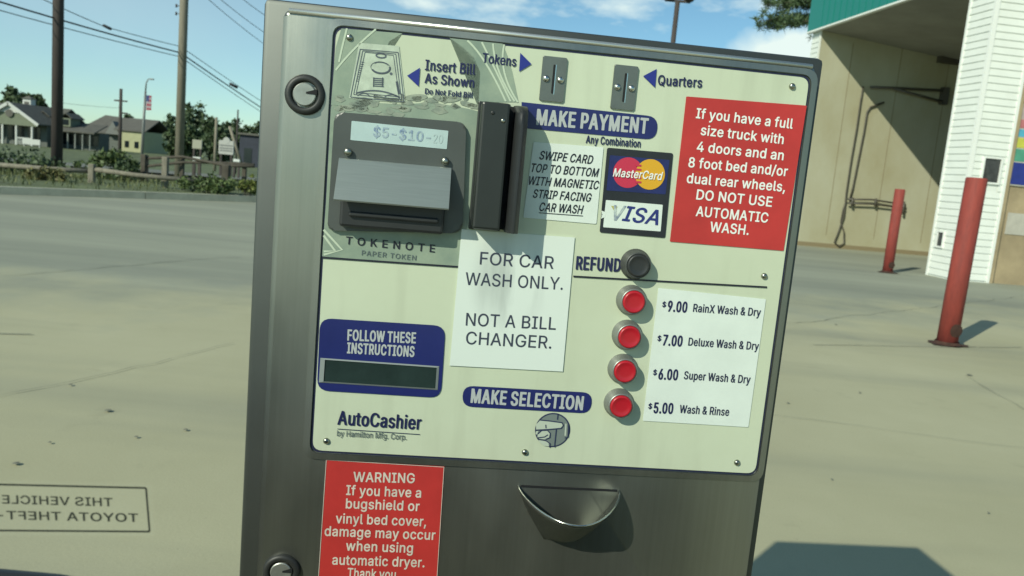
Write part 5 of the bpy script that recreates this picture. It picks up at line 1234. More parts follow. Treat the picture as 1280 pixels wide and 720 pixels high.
# ------------------------------------------------------------------ car door in front of the station, with its window sticker
car = empty('car', (0, 0.33, 0))
tag(car, 'dark car at the lower left, its window bearing a small outlined sticker read from behind', 'car')
zs = W(150, 718.5, 0.36).z
mb = MB()
prof = [(0.30, 0.34), (0.36, 0.32), (0.44, 0.36), (0.475, 0.55), (0.47, 0.72), (0.42, zs-0.055), (0.365, zs-0.016), (0.352, zs-0.014), (0.30, zs-0.05)]
prof = [(y-0.33, z) for y, z in prof]
x0, x1 = -0.62, 0.42
def slope(x, z, f=0.0):                        # belt line falls to the right like the photo's camera roll
    return z - max(0, (x+0.20))*0.10*(1 if z > 0.7 else 0)
A = [mb.bm.verts.new((x0, y, slope(x0, z))) for y, z in prof]; M_ = [mb.bm.verts.new((-0.2, y, z)) for y, z in prof]; Bv = [mb.bm.verts.new((x1, y, slope(x1, z))) for y, z in prof]
n_ = len(A)
for P, Q in ((A, M_), (M_, Bv)):
    for i in range(n_):
        mb.bm.faces.new((P[i], P[(i+1) % n_], Q[(i+1) % n_], Q[i]))
mb.bm.faces.new(A); mb.bm.faces.new(Bv)
cd = mb.build('door', mat('car_paint', (0.045, 0.055, 0.050), 0.3, coat=0.6, var=0.03, vscale=4), car)
mb = MB(); mb.tube([(x0, 0.026, zs-0.009), (-0.2, 0.026, zs-0.009), (x1, 0.026, slope(x1, zs)-0.009)], 0.008, 10); mb.build('window_seal', m_black, cd)
mb = MB()
mb.tube([(-0.42, 0.145, 0.70), (-0.41, 0.172, 0.70), (-0.36, 0.178, 0.70), (-0.31, 0.172, 0.70), (-0.30, 0.145, 0.70)], 0.009, 10); mb.build('door_handle', m_black, cd)
# sticker on the window line, read from its back
SY = 0.352
def SW(px, py):
    p = W(px, py, SY); return Vector((p.x, p.z))
def sgeo(mb, pts):
    mb.face([(p.x, SY-0.33, p.y) for p in pts])
fm = bpy.data.materials.new('clear_film'); fm.use_nodes = True
ft = fm.node_tree; fb = ft.nodes['Principled BSDF']; fb.inputs['Base Color'].default_value = (0.55, 0.58, 0.48, 1); fb.inputs['Roughness'].default_value = 0.3; fb.inputs['Alpha'].default_value = 0.05
mb = MB()
P = rnd([SW(-160, 598), SW(188, 606), SW(193, 671), SW(-155, 669)], 0.0025)
mb.face([(p.x, SY-0.3295, p.y) for p in P])
stk = mb.build('window_sticker', fm, car)
mb = MB()
def sstroke(a, b, w_):
    d = (b-a).normalized(); nn = Vector((-d.y, d.x))*w_/2
    sgeo(mb, [a-nn, b-nn, b+nn, a+nn])
c4 = [SW(-150, 602), SW(182.5, 610), SW(187, 664.5), SW(-146, 662)]
for i in range(4):
    sstroke(c4[i], c4[(i+1) % 4], 0.0009)
def stext(s, r, l, cap_px, style):
    a, b = SW(*r), SW(*l)                       # text starts at the right end and runs left: seen mirrored
    ux = (b-a)
    me = text_mesh(s, ux.length, cap_px*SY/FPX, style)
    ux = ux.normalized(); uy = Vector((ux.y, -ux.x))
    for v in me.vertices:
        q = a+ux*v.co.x+uy*v.co.y
        v.co = (q.x, SY-0.33, q.y)
    mb.add(me); bpy.data.meshes.remove(me)
stext('THIS VEHICLE IS', (141, 633), (-24, 628.5), 11.5, 'b')
stext('TOYOTA THEFT-DETERRENT', (173, 652.5), (-132, 646), 11.5, 'b')
mb.build('lettering', mat('sticker_ink', (0.012, 0.016, 0.011), 0.6), stk)

# ------------------------------------------------------------------ vegetation
def leaf_mat(name, a, b_):
    if name in MATS:
        return MATS[name]
    mt = bpy.data.materials.new(name); mt.use_nodes = True
    t = mt.node_tree; b = t.nodes['Principled BSDF']
    g = t.nodes.new('ShaderNodeNewGeometry'); r = t.nodes.new('ShaderNodeValToRGB')
    r.color_ramp.elements[0].color = (*a, 1); r.color_ramp.elements[1].color = (*b_, 1)
    t.links.new(g.outputs['Random Per Island'], r.inputs[0]); t.links.new(r.outputs[0], b.inputs['Base Color'])
    b.inputs['Roughness'].default_value = 0.6
    MATS[name] = mt
    return mt
m_leaf = leaf_mat('leaf_dark', (0.034, 0.060, 0.024), (0.085, 0.125, 0.048))
m_leaf2 = leaf_mat('leaf_mid', (0.040, 0.070, 0.020), (0.12, 0.165, 0.05))
m_leaf3 = leaf_mat('leaf_bright', (0.08, 0.11, 0.02), (0.19, 0.22, 0.05))
m_dry = leaf_mat('leaf_dry', (0.10, 0.10, 0.035), (0.22, 0.21, 0.08))
m_need = leaf_mat('pine_needles', (0.045, 0.085, 0.035), (0.13, 0.19, 0.08))
m_bark = mat('bark', (0.085, 0.068, 0.050), 0.9, var=0.3, vscale=4, stretch=(3, 3, 0.5))
def leafq(mb, c, s, rg):
    a = Vector((rg.gauss(0, 1), rg.gauss(0, 1), rg.gauss(0, 1))).normalized()
    b = a.cross(Vector((rg.gauss(0, 1), rg.gauss(0, 1), rg.gauss(0, 1)))).normalized()
    mb.face([c-a*s, c-b*s*0.55, c+a*s, c+b*s*0.55])
def crown(mb, c, rx, rz, nclump, per, ls, rg):
    """leaves gathered into clumps spread through an uneven volume"""
    c = Vector(c)
    for k in range(nclump):
        th = rg.uniform(0, 2*math.pi); ph = math.acos(rg.uniform(-1, 1)); q = rg.uniform(0.35, 1.0)**0.6
        q *= 1+0.18*math.sin(3*th+rx*7)+0.12*math.sin(5*ph)
        cc = c+Vector((rx*q*math.sin(ph)*math.cos(th), rx*q*math.sin(ph)*math.sin(th), rz*q*math.cos(ph)))
        r_ = rx*rg.uniform(0.16, 0.32)
        for j in range(per):
            leafq(mb, cc+Vector((rg.gauss(0, 1), rg.gauss(0, 1), rg.gauss(0, .8)))*r_*0.5, ls*rg.uniform(.6, 1.3), rg)
def tree(px, top_py, Y, wpx, label, seed, m_=None, ncl=46, per=60, cat='tree', grp='trees behind the houses', name='broadleaf_tree', low=0.18):
    rg = random.Random(seed)
    s = Y/FPX
    base = W(px, 190, Y); z0 = terrain_z(base.x, Y)
    top = W(px, top_py, Y).z
    h = top-z0
    o = empty(name, (base.x, Y, z0)); tag(o, label, cat, grp)
    rx = wpx*s/2
    mb = MB()
    mb.tube([(0, 0, 0), (0.1, 0, h*.3), (0.0, 0.1, h*.6), (0.1, 0, h*.85)], [h*.035, h*.027, h*.016, h*.005], 8)
    for k in range(6):
        a = k*1.05+seed; zz = h*(0.3+0.08*k)
        mb.tube([(0, 0, zz), (rx*.35*math.cos(a), rx*.35*math.sin(a), zz+h*.1), (rx*.65*math.cos(a), rx*.65*math.sin(a), zz+h*.2)], [h*.014, h*.009, h*.003], 6)
    mb.build('trunk', m_bark, o)
    mb = MB(); rz = h*(1-low)/2
    crown(mb, (0, 0, h*low+rz*.98), rx, rz*.95, ncl, per, max(0.22, rx*0.13), rg)
    mb.build('crown', m_ or m_leaf, o)
    return o
def bush(name, loc, rx, rz, n, ls, m_, label, seed, grp=None):
    rg = random.Random(seed)
    o = empty(name, loc); tag(o, label, 'shrub', grp)
    mb = MB()
    for k in range(9):
        a = k*.7; mb.tube([(0.05*math.cos(a), .05*math.sin(a), -0.02), (rx*.55*math.cos(a), rx*.55*math.sin(a), rz*(0.9+.5*math.sin(k)))], [0.012, 0.004], 5)
    mb.build('stem', m_bark, o)
    mb = MB(); crown(mb, (0, 0, rz*.95), rx, rz, n, 34, ls, rg); mb.build('foliage', m_, o)
    return o

tree(30, 108, 118, 56, 'dark round tree rising behind the gabled house roof', 1, ncl=54)
tree(186, 150, 130, 26, 'small dark tree just right of the street lamp pole', 2)
tree(212, 149, 122, 34, 'dark tree left of the pale utility pole', 3)
tree(240, 131, 104, 36, 'tallest dark tree just right of the pale utility pole', 4, ncl=58)
tree(262, 149, 100, 34, 'broad dark tree behind the square yellowed sign', 5, ncl=58)
tree(287, 153, 110, 36, 'dark tree behind the white board sign', 6, ncl=54)
tree(312, 153, 106, 34, 'dark tree nearest the payment machine edge', 7, ncl=54)
tree(158, 145, 130, 24, 'faint dark tree showing above the grey roofed house', 8)
tree(232, 158, 96, 46, 'low dark tree mass filling the gap behind the pale pole', 9, ncl=46, low=0.05)
tree(277, 158, 92, 40, 'low dark tree between the square sign and the board sign', 12, ncl=50, low=0.03)
tree(207, 160, 126, 40, 'low dark tree between the street lamp and the pale utility pole', 13, ncl=50, low=0.03)
tree(340, 150, 112, 40, 'dark tree mostly hidden behind the payment machine', 10, ncl=54)
# pine behind the bay roof
pn = W(1062, 100, 30); po_ = empty('pine_tree', (pn.x, 30, -0.2)); tag(po_, 'green pine with long boughs showing above the car wash roof corner', 'tree')
rg = random.Random(5)
mb = MB(); mb.tube([(0, 0, 0), (0.05, 0, 5), (0, 0, 12)], [0.22, 0.16, 0.05], 10)
nd = MB()
def bough(z, az, L, droop):
    d = Vector((math.cos(az), math.sin(az), 0))
    P = [Vector((0, 0, z))+d*L*t+Vector((0, 0, 0.25*L*t*(1-t)-droop*t*t)) for t in (0, .25, .5, .75, 1)]
    mb.tube(P, [0.055, 0.045, 0.032, 0.02, 0.008], 6)
    for k in range(int(16*L)):
        t = rg.uniform(0.28, 1.0)
        i = min(3, int(t*4)); q = P[i].lerp(P[i+1], t*4-i)
        q = q + Vector((rg.gauss(0, .22), rg.gauss(0, .22), rg.gauss(0.02, .055)))
        for j in range(26):
            a = Vector((rg.gauss(0, 1), rg.gauss(0, 1), rg.gauss(.3, .8))).normalized()
            b = a.cross(Vector((rg.gauss(0, 1), rg.gauss(0, 1), 1))).normalized()
            c = q+a*rg.uniform(0.02, 0.07)
            nd.face([c-b*0.02, c+a*rg.uniform(0.12, .26), c+b*0.02])
def zpx(py): return W(1030, py, 30).z+0.2
for z, az, L, dr in ((zpx(33), math.pi*1.0, 3.6, 0.05), (zpx(35), math.pi*.94, 3.3, 0.1), (zpx(36), math.pi*1.08, 2.9, 0.1), (zpx(12), math.pi*1.0, 3.3, 0.0), (zpx(13), math.pi*1.07, 2.9, 0), (zpx(11), math.pi*.93, 2.7, 0), (zpx(-4), math.pi*1.0, 2.4, 0), (zpx(-7), math.pi*.92, 2.0, 0), (zpx(-22), math.pi*1.03, 2.0, 0), (zpx(-38), math.pi, 1.5, 0), (zpx(34), 0.2, 2.8, 0), (zpx(12), -.3, 2.6, 0), (zpx(-6), .3, 2.0, 0), (zpx(33), 1.6, 2.6, 0), (zpx(14), 4.6, 2.4, 0), (zpx(-24), 0.0, 1.7, 0)):
    bough(z, az, L, dr)
mb.build('trunk', m_bark, po_); nd.build('needles', m_need, po_)

# verge weeds, bushes
def gz(p): return 0.1
bz = W(140, 205, 20.5); bush('roadside_bush', (bz.x, 20.5, -0.05), 0.62, 0.42, 46, 0.06, m_leaf2, 'largest green bush, right of the near timber post', 21, 'bushes along the verge')
bz = W(160, 212, 19.5); bush('roadside_bush', (bz.x, 19.5, 0.0), 0.36, 0.26, 24, 0.05, m_leaf, 'dark low bush beside the largest green bush', 22, 'bushes along the verge')
bz = W(311, 222, 17.6); bush('roadside_bush', (bz.x, 17.6, 0.1), 0.20, 0.24, 20, 0.04, m_leaf3, 'bright yellow green bush at the payment machine edge', 23, 'bushes along the verge')
bz = W(268, 225, 17.4); bush('roadside_bush', (bz.x, 17.4, 0.1), 0.55, 0.18, 34, 0.045, m_leaf2, 'low spreading green weeds under the fence end', 24, 'bushes along the verge')
bz = W(60, 228, 16.7); bush('roadside_bush', (bz.x, 16.7, 0.1), 0.36, 0.13, 24, 0.05, m_dry, 'pale yellow tuft of weeds before the dark utility pole', 25, 'bushes along the verge')
bz = W(20, 200, 21); bush('roadside_bush', (bz.x, 21, -0.05), 1.1, 0.22, 50, 0.06, m_leaf, 'long low dark bush at the left edge of the picture', 26, 'bushes along the verge')
rg = random.Random(9)
mb = MB()
for k in range(16000):
    s = rg.uniform(0.25, 7.5)
    p = kA+kd*rg.uniform(14, 62)+kn*(0.172+s)
    if s > 5.4:
        z = terrain_z(p.x, p.y)
    else:
        z = 0.11 if s < 1.2 else 0.13-0.03*(s-1.2)/3
    h = rg.uniform(0.06, 0.20)*(2.0 if rg.random() < .15 else 1)*(1 if s > 0.8 else .6)
    a = rg.uniform(0, math.pi); w_ = Vector((math.cos(a), math.sin(a), 0))*rg.uniform(.006, .016)
    b = Vector((p.x, p.y, z-0.02))
    mb.face([b-w_, b+w_, b+w_*.3+Vector((rg.gauss(0, .04), rg.gauss(0, .04), h))])
tag(mb.build('grass', leaf_mat('grass_blades', (0.05, 0.07, 0.022), (0.16, 0.18, 0.06))), kind='stuff')

# ------------------------------------------------------------------ timber fences along the verge
m_wood = mat('weathered_timber', (0.20, 0.185, 0.14), 0.9, var=0.25, vscale=5, stretch=(6, 6, 1))
m_wood_d = mat('dark_timber', (0.075, 0.066, 0.05), 0.9, var=0.3, vscale=5)
def fence(label, posts, rails, m_):
    o = empty('rail_fence', (W(*posts[0][:2], posts[0][3]).x, posts[0][3], 0.05)); tag(o, label, 'fence', 'timber rail fences on the verge')
    for px, pt, pw, Y in posts:
        top = W(px, pt, Y); w_ = pw*Y/FPX/2
        mb = MB(); mb.box(top.x-w_, top.x+w_, Y-w_, Y+w_, min(-0.1, terrain_z(top.x, Y)-.1), top.z, bev=0.015)
        sub(o, mb, 'post', m_)
    for pts, r in rails:
        mb = MB(); mb.tube([W(*p) for p in pts], r, 8); sub(o, mb, 'rail', m_)
fence('near low timber rail with two pale weathered posts', [(115, 205, 7, 17.2), (207, 196, 7, 17.6)], [([(-40, 203, 16.9), (60, 211, 17.05), (113, 214, 17.3)], 0.05), ([(113, 211, 17.2), (170, 219, 17.3), (245, 226, 17.5)], 0.05)], m_wood)
fence('farther dark timber rail fence with two rails and leaning posts', [(180, 193, 6, 20), (183.5, 194, 4, 20.4), (228, 196, 5, 20.5), (283, 206, 9, 19), (306, 203, 5, 20)], [([(181, 198, 20), (228, 196, 20.4), (283, 207, 19.6), (318, 208, 19.6)], 0.035), ([(181, 208, 20), (228, 203, 20.4), (262, 203, 20), (318, 206, 19.8)], 0.035)], m_wood_d)

# ------------------------------------------------------------------ utility poles, lamps and wires
def pole(name, px, Y, wpx, h, m_, label, cat, arms=()):
    p = W(px, 150, Y); z0 = terrain_z(p.x, Y)
    o = empty(name, (p.x, Y, z0)); tag(o, label, cat)
    r = wpx*Y/FPX/2
    mb = MB(); mb.tube([(0, 0, -.1), (0, 0, h*.5), (0, 0, h)], [r*1.06, r, r*.88], 16); mb.build('shaft', m_, o)
    for (z, L, a) in arms:
        mb = MB(); mb.box(-L if a < 1 else -L*.1, L, -0.05, 0.05, z-.06, z+.06); mb.build('crossarm', m_, o)
    return o
m_pole = mat('brown_pole', (0.060, 0.050, 0.045), 0.85, var=0.25, vscale=3, stretch=(4, 4, .4))
m_pole2 = mat('pale_pole', (0.22, 0.20, 0.15), 0.85, var=0.2, vscale=3, stretch=(4, 4, .4))
pole('utility_pole', 71.5, 22, 12.5, 9.5, m_pole, 'dark brown utility pole, nearest and leftmost', 'pole')
p2 = pole('utility_pole', 225.5, 27, 10, 10.5, m_pole2, 'pale grey utility pole left of the payment machine', 'pole')
zi = W(220, 12, 27).z - p2.location.z
for dz in (0.12, -0.12):
    mb = MB(); mb.tube([(-0.12, 0, zi+dz), (-0.24, 0, zi+dz)], 0.012, 6); mb.tube([(-0.24, 0, zi+dz-.05), (-0.24, 0, zi+dz+.05)], 0.03, 8); mb.build('insulator', m_pole, p2)
pole('utility_pole', 150.5, 70, 4, 5.9, m_pole, 'small far utility pole before the low porch building', 'pole', arms=((4.9, 0.55, 0), (3.9, 0.6, 1)))
pole('wooden_post', 270.5, 62, 3.6, 4.0, m_pole2, 'thin pale post between the square sign and the white board sign', 'pole')
pole('metal_post', 297, 60, 2.0, 4.6, m_pole, 'thin upright dark post at the right of the white board sign', 'pole')
lp = W(292, 180, 58); mb = MB()
a, b = W(287, 158, 58), W(302, 205, 58)
mb.tube([a, b], 0.10, 8); tag(mb.build('leaning_pole', m_pole2), 'pale pole leaning over beside the thin dark post', 'pole')
# street lamp and its banner
sY = 50; sp = W(181, 150, sY); z0 = terrain_z(sp.x, sY)
so = empty('street_lamp', (sp.x, sY, z0)); tag(so, 'slender street lamp with short curved arm, flag hung on its shaft', 'street lamp')
zt2 = W(181, 98, sY).z-z0
m_alu = mat('lamp_metal', (0.20, 0.21, 0.20), 0.5, 0.3)
mb = MB(); mb.tube([(-0.15, 0, -.05), (-.07, 0, zt2*.5), (0, 0, zt2*.86)], [.09, .08, .06], 10); mb.tube([(0, 0, zt2*.86), (0.03, 0, zt2*.95), (.14, 0, zt2*.995), (.26, 0, zt2)], [.05, .04, .035, .03], 8); mb.build('shaft', m_alu, so)
mb = MB(); mb.box(.24, .48, -.08, .08, zt2-.05, zt2+.03, bev=.02); mb.build('lamp_head', m_alu, so)
fl0, fl1 = W(183.2, 119, sY-0.1), W(189, 138, sY-0.1)
fo = empty('flag', (fl0.x, sY-0.1, fl1.z)); tag(fo, 'small striped flag with dark blue corner hanging from the street lamp', 'flag')
fw, fh = fl1.x-fl0.x, fl0.z-fl1.z
for k in range(7):
    mb = MB(); z_a = fh*k/7; z_b = fh*(k+1)/7
    if k > 3:
        mb.box(fw*.55, fw, -.012, .012, z_a, z_b)
    else:
        mb.box(0, fw, -.012, .012, z_a, z_b)
    mb.build('stripe', mat('flag_red', (0.30, 0.06, 0.08), .8) if k % 2 == 0 else mat('flag_white', (0.36, 0.30, 0.32), .8), fo)
mb = MB(); mb.box(0, fw*.54, -.013, .013, fh*4/7+.002, fh); mb.build('canton', mat('flag_blue', (0.04, 0.05, 0.16), .8), fo)
# wires
m_wire = mat('wire', (0.02, 0.024, 0.026), .6)
def wire(pts, r, label, boxes=(), grp='overhead wires'):
    mb = MB()
    P = [W(*p) for p in pts]
    out = []
    for a, b in zip(P, P[1:]):
        for k in range(8):
            t = k/8; q = a.lerp(b, t); q = Vector((q.x, q.y, q.z-0.10*4*t*(1-t)*(a-b).length/20)); out.append(q)
    out.append(P[-1])
    mb.tube(out, r, 6)
    o = tag(mb.build('overhead_wire', m_wire), label, 'wire', grp)
    for q, s in boxes:
        c = W(*q); mb = MB(); d = Vector((1, .35, -.42)).normalized()
        mb.tube([c-d*s, c-d*s*.8, c+d*s*.8, c+d*s], [0.01, s*.32, s*.32, .01], 8); mb.build('splice_case', m_wire, o)
wire([(-60, -16, 19), (225.5, 66, 27), (420, 190, 60)], 0.022, 'thickest dark wire, middle of the bundle tied to the pale pole')
wire([(-60, -4, 19.2), (225.5, 71, 27.1), (420, 196, 60)], 0.012, 'thin wire lowest of the bundle tied to the pale pole')
wire([(30, -12, 21), (130, 33, 24), (225.5, 58, 27), (420, 182, 60)], 0.011, 'upper wire of the bundle with two black splice cases', [((134, 34, 24.1), .13), ((292, 107, 36), .2)])
wire([(258, -3, 30), (340, 62, 42)], 0.012, 'faint high wire, left of the three at the upper corner by the machine', grp='faint wires')
wire([(273, -3, 30), (345, 50, 42)], 0.012, 'faint high wire, middle of the three at the upper corner by the machine', grp='faint wires')
wire([(300, -4, 30), (350, 30, 42)], 0.012, 'faint high wire, right of the three at the upper corner by the machine', grp='faint wires')
wire([(72, 128, 60), (150, 135, 70)], 0.012, 'far thin wire between the dark pole and the small far pole', grp='faint wires')
# lot light over the machine
lY = 30; l0 = W(845, 20, lY); lo_ = empty('lot_light', (l0.x, lY, -.2)); tag(lo_, 'tall parking lot light pole seen above the payment machine', 'light pole')
zt3 = W(847, 2, lY).z+.2
mb = MB(); mb.tube([(0, 0, 0), (0, 0, zt3)], [.11, .085], 12); mb.build('shaft', m_pole, lo_)
mb = MB(); mb.box(-.45, .45, -.04, .04, zt3-.02, zt3+.06); mb.build('crossarm', m_pole, lo_)
for s in (-1, 1):
    mb = MB(); mb.box(s*.40-.16, s*.40+.16, -.22, .22, zt3+.06, zt3+.24, bev=.03); mb.build('lamp_head', m_pole, lo_)

# ------------------------------------------------------------------ houses
m_roof = mat('shingle_grey', (0.105, 0.104, 0.086), .9, var=.2, vscale=2)
m_roof2 = mat('shingle_brown', (0.115, 0.112, 0.095), .9, var=.15, vscale=2)
m_clap = mat('olive_clapboard', (0.16, 0.185, 0.125), .8, var=.08, vscale=2)
m_wl = mat('house_trim', (0.52, 0.54, 0.50), .7)
m_glass = mat('dark_window', (0.015, 0.022, 0.024), .15)
m_wall_d = mat('dark_wall', (0.12, 0.135, 0.12), .8, var=.12, vscale=2)  # plain dark wall colour with slight random variation
m_creamw = mat('yellow_clapboard', (0.40, 0.41, 0.24), .8, var=.06, vscale=2)
hY = 90; sc_ = hY/FPX
def HX(px, Y=hY): return W(px, 165, Y).x
def HZ(px, py, Y=hY): return W(px, py, Y).z
hx = HX(11); hz = terrain_z(0, 90)
h1 = empty('gabled_house', (hx, hY, hz)); tag(h1, 'house with white trimmed gable porch, cupola and grey shingle roof', 'house')
def gable(mb, x0, x1, y0, y1, zE, zR, over=0.0, along='Y', t=0.15):
    """roof of two slabs; ridge runs along the given axis"""
    if along == 'Y':
        xm = (x0+x1)/2
        for xa in (x0, x1):
            P = [(xa, y0, zE), (xm, y0, zR), (xm, y1, zR), (xa, y1, zE)]
            lo = [mb.bm.verts.new(p) for p in P]; hi = [mb.bm.verts.new((p[0], p[1], p[2]+t)) for p in P]
            mb.bm.faces.new(lo); mb.bm.faces.new(hi)
            for i in range(4):
                mb.bm.faces.new((lo[i], lo[(i+1) % 4], hi[(i+1) % 4], hi[i]))
    else:
        ym = (y0+y1)/2
        for ya in (y0, y1):
            P = [(x0, ya, zE), (x0, ym, zR), (x1, ym, zR), (x1, ya, zE)]
            lo = [mb.bm.verts.new(p) for p in P]; hi = [mb.bm.verts.new((p[0], p[1], p[2]+t)) for p in P]
            mb.bm.faces.new(lo); mb.bm.faces.new(hi)
            for i in range(4):
                mb.bm.faces.new((lo[i], lo[(i+1) % 4], hi[(i+1) % 4], hi[i]))
def tri(mb, x0, x1, y, z0, z1, th=.1):
    xm = (x0+x1)/2
    a = [mb.bm.verts.new(p) for p in ((x0, y, z0), (x1, y, z0), (xm, y, z1))]; b = [mb.bm.verts.new((v.co.x, y+th, v.co.z)) for v in a]
    mb.bm.faces.new(a); mb.bm.faces.new(b)
    for i in range(3):
        mb.bm.faces.new((a[i], a[(i+1) % 3], b[(i+1) % 3], b[i]))
half = 37*sc_
zE = HZ(48, 156)-hz; zR = HZ(11, 129)-hz
mb = MB(); tri(mb, -half*.93, half*.93, 0.2, zE, zR-.15); mb.box(-half*.9, half*.9, .2, .3, zE-.25, zE)
mb.build('gable_wall', m_clap, h1)
mb = MB(); gable(mb, -half, half, -.1, 8, zE-.05, zR, t=.14); mb.build('gable_roof', m_roof, h1)
mb = MB()
for s in (-1, 1):
    d = Vector((s*half, 0, zE-.05))-Vector((0, 0, zR)); c = (Vector((s*half, -.16, zE-.05))+Vector((0, -.16, zR)))/2+Vector((0, 0, .02))
    mb.obox(c, d/2*1.02, (0, .05, 0), Vector((-d.z, 0, d.x)).normalized()*.16*s)
tri(mb, -half*.42, half*.42, .1, zR-half*.42*(zR-zE)/half-.1, zR-.12, .08)
mb.build('gable_trim', m_wl, h1)
mb = MB(); mb.lathe([(0.0, .02), (0.42, .02), (0.42, .06), (0.0, .0601)], (0, .1, zR-1.05), (0, -1, 0), 16, False); mb.build('gable_vent', m_roof2, h1)
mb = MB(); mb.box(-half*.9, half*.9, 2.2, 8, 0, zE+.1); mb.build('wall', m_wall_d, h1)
for x in (-2.6, -1.5, -.45):
    mb = MB(); mb.box(x, x+.8, 2.15, 2.2, .5, zE-.35); mb.build('window', m_glass, h1)
mb = MB(); mb.box(.85, 2.2, 2.15, 2.2, .55, zE-.3); mb.build('window', m_glass, h1)
for x in (-2.9, -1.9, -0.9, .62, 2.35):
    mb = MB(); mb.box(x-.09, x+.09, .25, .43, 0, zE-.25); mb.build('porch_post', m_wl, h1)
mb = MB(); mb.box(.7, 2.3, .28, .36, .75, .86); 
for k in range(9): mb.box(.75+k*.18, .80+k*.18, .30, .34, .1, .75)
mb.build('railing', m_wl, h1)
# main body, ridge along X
xR = HX(88, 98)-hx; zE2 = HZ(80, 160)-hz; zR2 = HZ(50, 134, 96)-hz
mb = MB(); gable(mb, HX(-60, 94)-hx, xR, 3.5, 13, zE2-.1, zR2, along='X'); mb.build('roof', m_roof, h1)
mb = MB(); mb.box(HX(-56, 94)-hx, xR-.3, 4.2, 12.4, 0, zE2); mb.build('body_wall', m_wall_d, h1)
for px in (54, 82):
    x = HX(px, 94.3)-hx
    d_ = MB(); d_.box(x-.55, x+.55, 4.3, 6.4, zE2+.2, zE2+1.15); dm = d_.build('dormer', m_clap, h1)
    d_ = MB(); gable(d_, x-.75, x+.75, 4.2, 7, zE2+1.1, zE2+1.65, t=.1); d_.build('dormer_roof', m_roof, dm)
    d_ = MB(); d_.box(x-.32, x+.32, 4.25, 4.3, zE2+.4, zE2+1.0); d_.build('dormer_window', m_glass, dm)
x = HX(35, 98)-hx; zc = zR2
c_ = MB(); c_.box(x-.48, x+.48, 7.7, 8.7, zc-.4, HZ(35, 121, 98)-hz-.25); cu_ = c_.build('cupola', m_wl, h1)
c_ = MB(); c_.box(x-.26, x+.26, 7.65, 7.7, zc-.05, zc+.55); c_.build('louvre', m_roof2, cu_)
c_ = MB(); zz = HZ(35, 121, 98)-hz-.25
P = [c_.bm.verts.new(p) for p in ((x-.62, 7.55, zz), (x+.62, 7.55, zz), (x+.62, 8.85, zz), (x-.62, 8.85, zz))]; ap = c_.bm.verts.new((x, 8.2, zz+.4)); c_.bm.faces.new(P)
for i in range(4): c_.bm.faces.new((P[i], P[(i+1) % 4], ap))
c_.build('cupola_roof', m_roof, cu_)
bn = MB(); a, b = W(28, 173, 87), W(50, 181, 87); bn.box(a.x, b.x, 87, 87.05, b.z-.05, a.z)
for q in (a.x+.1, b.x-.15): bn.box(q, q+.08, 87.06, 87.12, terrain_z(0, 87)-.1, a.z)
tag(bn.build('banner_sign', m_wl), 'long white board standing in front of the house porch', 'sign')
# long low porch building
pY = 93; x0, x1 = HX(50, pY), HX(141, pY+4)
pb = empty('porch_building', (x0, pY, hz)); L = x1-x0
tag(pb, 'long low dark building with a posted porch joined to the gabled house', 'building')
zp = HZ(95, 163, pY)-hz; zq = HZ(95, 157, pY+6)-hz
mb = MB(); P = [(0.2, -.2, zp-.25), (L, -.2, zp-.25), (L-.8, 4.4, zq+.2), (.2, 4.4, zq+.2)]
lo = [mb.bm.verts.new(p) for p in P]; hi = [mb.bm.verts.new((p[0], p[1], p[2]+.14)) for p in P]
mb.bm.faces.new(lo); mb.bm.faces.new(hi)
for i in range(4): mb.bm.faces.new((lo[i], lo[(i+1) % 4], hi[(i+1) % 4], hi[i]))
mb.build('roof', m_roof, pb)
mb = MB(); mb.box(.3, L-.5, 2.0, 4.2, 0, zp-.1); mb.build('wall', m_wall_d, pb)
for k in range(7):
    x = .6+k*(L-1.2)/6
    mb = MB(); mb.box(x-.06, x+.06, 0, .14, 0, zp-.25); mb.build('porch_post', mat('post_grey', (.2, .22, .2), .8), pb)
for k in range(5):
    x = 1.4+k*(L-2)/5
    mb = MB(); mb.box(x, x+.8, 1.95, 2.0, .5, zp-.5); mb.build('window', m_glass, pb)
# grey roofed house and its yellow wing
gY = 112; gx = HX(140, gY); gz_ = terrain_z(0, gY)
gh = empty('grey_roofed_house', (gx, gY, gz_)); tag(gh, 'grey roofed house with a pale yellow wing behind the street lamp', 'house')
GX = lambda px: HX(px, gY)-gx
GZ = lambda px, py: HZ(px, py, gY)-gz_
mb = MB(); mb.box(GX(100), GX(160), 0, 8, 0, GZ(120, 166)); mb.build('wall', m_wall_d, gh)
mb = MB()
zr, ze = GZ(118, 143), GZ(120, 166)
P = [(GX(98), -.5, ze), (GX(170), -.5, ze), (GX(164), 4, zr-.3), (GX(113), 4, zr)]
for side in (0, 1):
    Q = [(p[0], p[1] if side == 0 else 8-p[1], p[2]) for p in P]
    lo = [mb.bm.verts.new(p) for p in Q]; hi = [mb.bm.verts.new((p[0], p[1], p[2]+.15)) for p in Q]
    mb.bm.faces.new(lo); mb.bm.faces.new(hi)
    for i in range(4): mb.bm.faces.new((lo[i], lo[(i+1) % 4], hi[(i+1) % 4], hi[i]))
mb.build('roof', m_roof2, gh)
mb = MB(); tri(mb, GX(136), GX(154), -1.0, ze, GZ(147, 152), 1.5); mb.build('front_gable', mat('grey_gable', (.17, .18, .165), .8), gh)
mb = MB(); mb.box(GX(157), GX(186), -1.5, 6, GZ(170, 196)*0, GZ(170, 164)); wg = mb.build('wing_wall', m_creamw, gh)
for px in (163, 175):
    mb = MB(); mb.box(GX(px), GX(px+5), -1.55, -1.5, GZ(170, 185), GZ(170, 177)); mb.build('window', m_glass, gh)
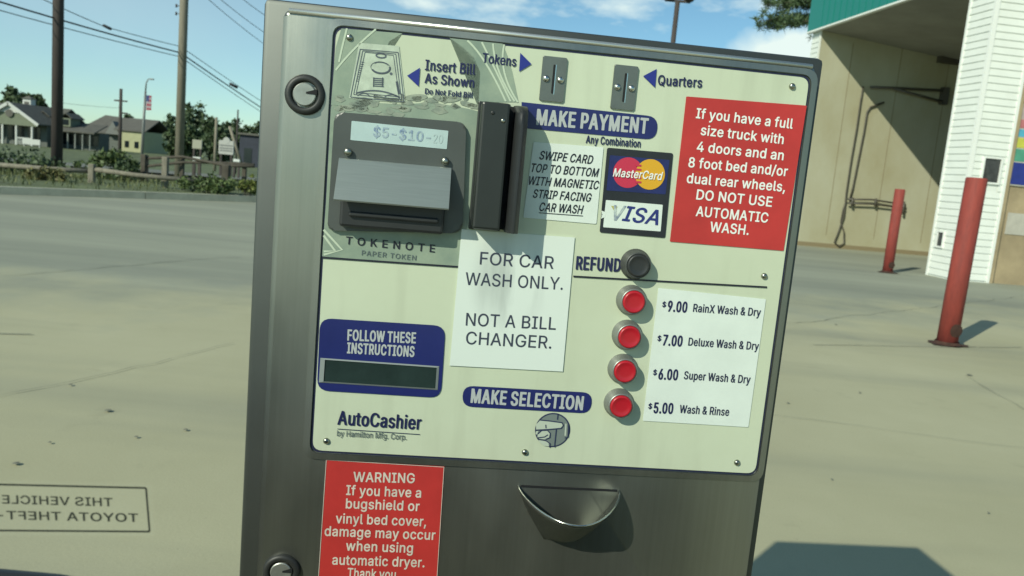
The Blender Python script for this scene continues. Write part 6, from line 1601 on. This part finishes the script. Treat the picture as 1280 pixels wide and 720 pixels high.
mb = MB(); gable(mb, GX(150), GX(189), -1.75, 7, GZ(170, 165), GZ(160, 148), along='X'); mb.build('wing_roof', m_roof2, gh)
# dark blue building at right
dY = 85; a, b = W(300, 168, dY), W(345, 200, dY)
db = empty('blue_building', (a.x, dY, terrain_z(0, dY))); tag(db, 'dark blue fronted building beside the payment machine edge', 'building')
hgt = a.z-db.location.z
mb = MB(); mb.box(0, b.x-a.x, 0, 5, 0, hgt); mb.build('wall', mat('blue_wall', (.030, .036, .052), .8, var=.2, vscale=2), db)
mb = MB(); mb.box(-.2, b.x-a.x+.2, -.3, 5.2, hgt, hgt+.2); mb.build('roof', m_roof, db)
mb = MB(); mb.box(.5, 1.3, -.04, -.002, .2, 1.9); mb.build('door', m_glass, db)

# ------------------------------------------------------------------ roadside signs
def board(name, px0, px1, py0, py1, Y, m_, label, posts=True):
    a, b = W(px0, py0, Y), W(px1, py1, Y); x0, x1 = a.x, b.x; cz = W((px0+px1)/2, (py0+py1)/2, Y).z
    hh = (py1-py0)*Y/FPX/2; z0 = terrain_z(x0, Y)
    o = empty(name, ((x0+x1)/2, Y, z0)); tag(o, label, 'sign')
    w_ = (x1-x0)/2
    mb = MB(); mb.box(-w_, w_, -.06, .06, cz-hh-z0, cz+hh-z0, bev=.02); mb.build('panel', m_, o)
    if posts:
        for s in (-.7, .7):
            mb = MB(); mb.box(s*w_-.05, s*w_+.05, -.04, .04, -.1, cz-hh-z0); mb.build('post', m_pole, o)
    return o, w_, cz-z0, hh
board('square_sign', 241, 252.5, 175, 186, 48, mat('sign_yellowed', (.33, .33, .25), .7), 'square yellowed blank sign right of the pale utility pole')
board('small_white_sign', 241.5, 251, 196.3, 202, 30, mat('sign_white', (.62, .65, .60), .7), 'small bright white sign low under the square yellowed sign')
board('low_white_sign', 292, 300, 199, 202.5, 40, mat('sign_white', (.62, .65, .60), .7), 'tiny low white sign beside the leaning pole')
o, w_, cz, hh = board('board_sign', 274, 292, 176, 193, 45, mat('sign_grey', (.40, .41, .37), .7), 'white board sign with a round crest on top')
mb = MB(); mb.lathe([(w_*.45, 0), (w_*.45, .1), (0, .1)], (0, .03, cz+hh), (0, -1, 0), 18, False); mb.build('crest', mat('sign_grey', (.40, .41, .37), .7), o)
mb = MB()
for k in (-.45, -.1, .3): mb.box(-w_*.85, w_*.85, -.075, -.062, cz+hh*k-.03, cz+hh*k+.03)
mb.build('lettering_band', mat('band', (.16, .17, .16), .7), o)
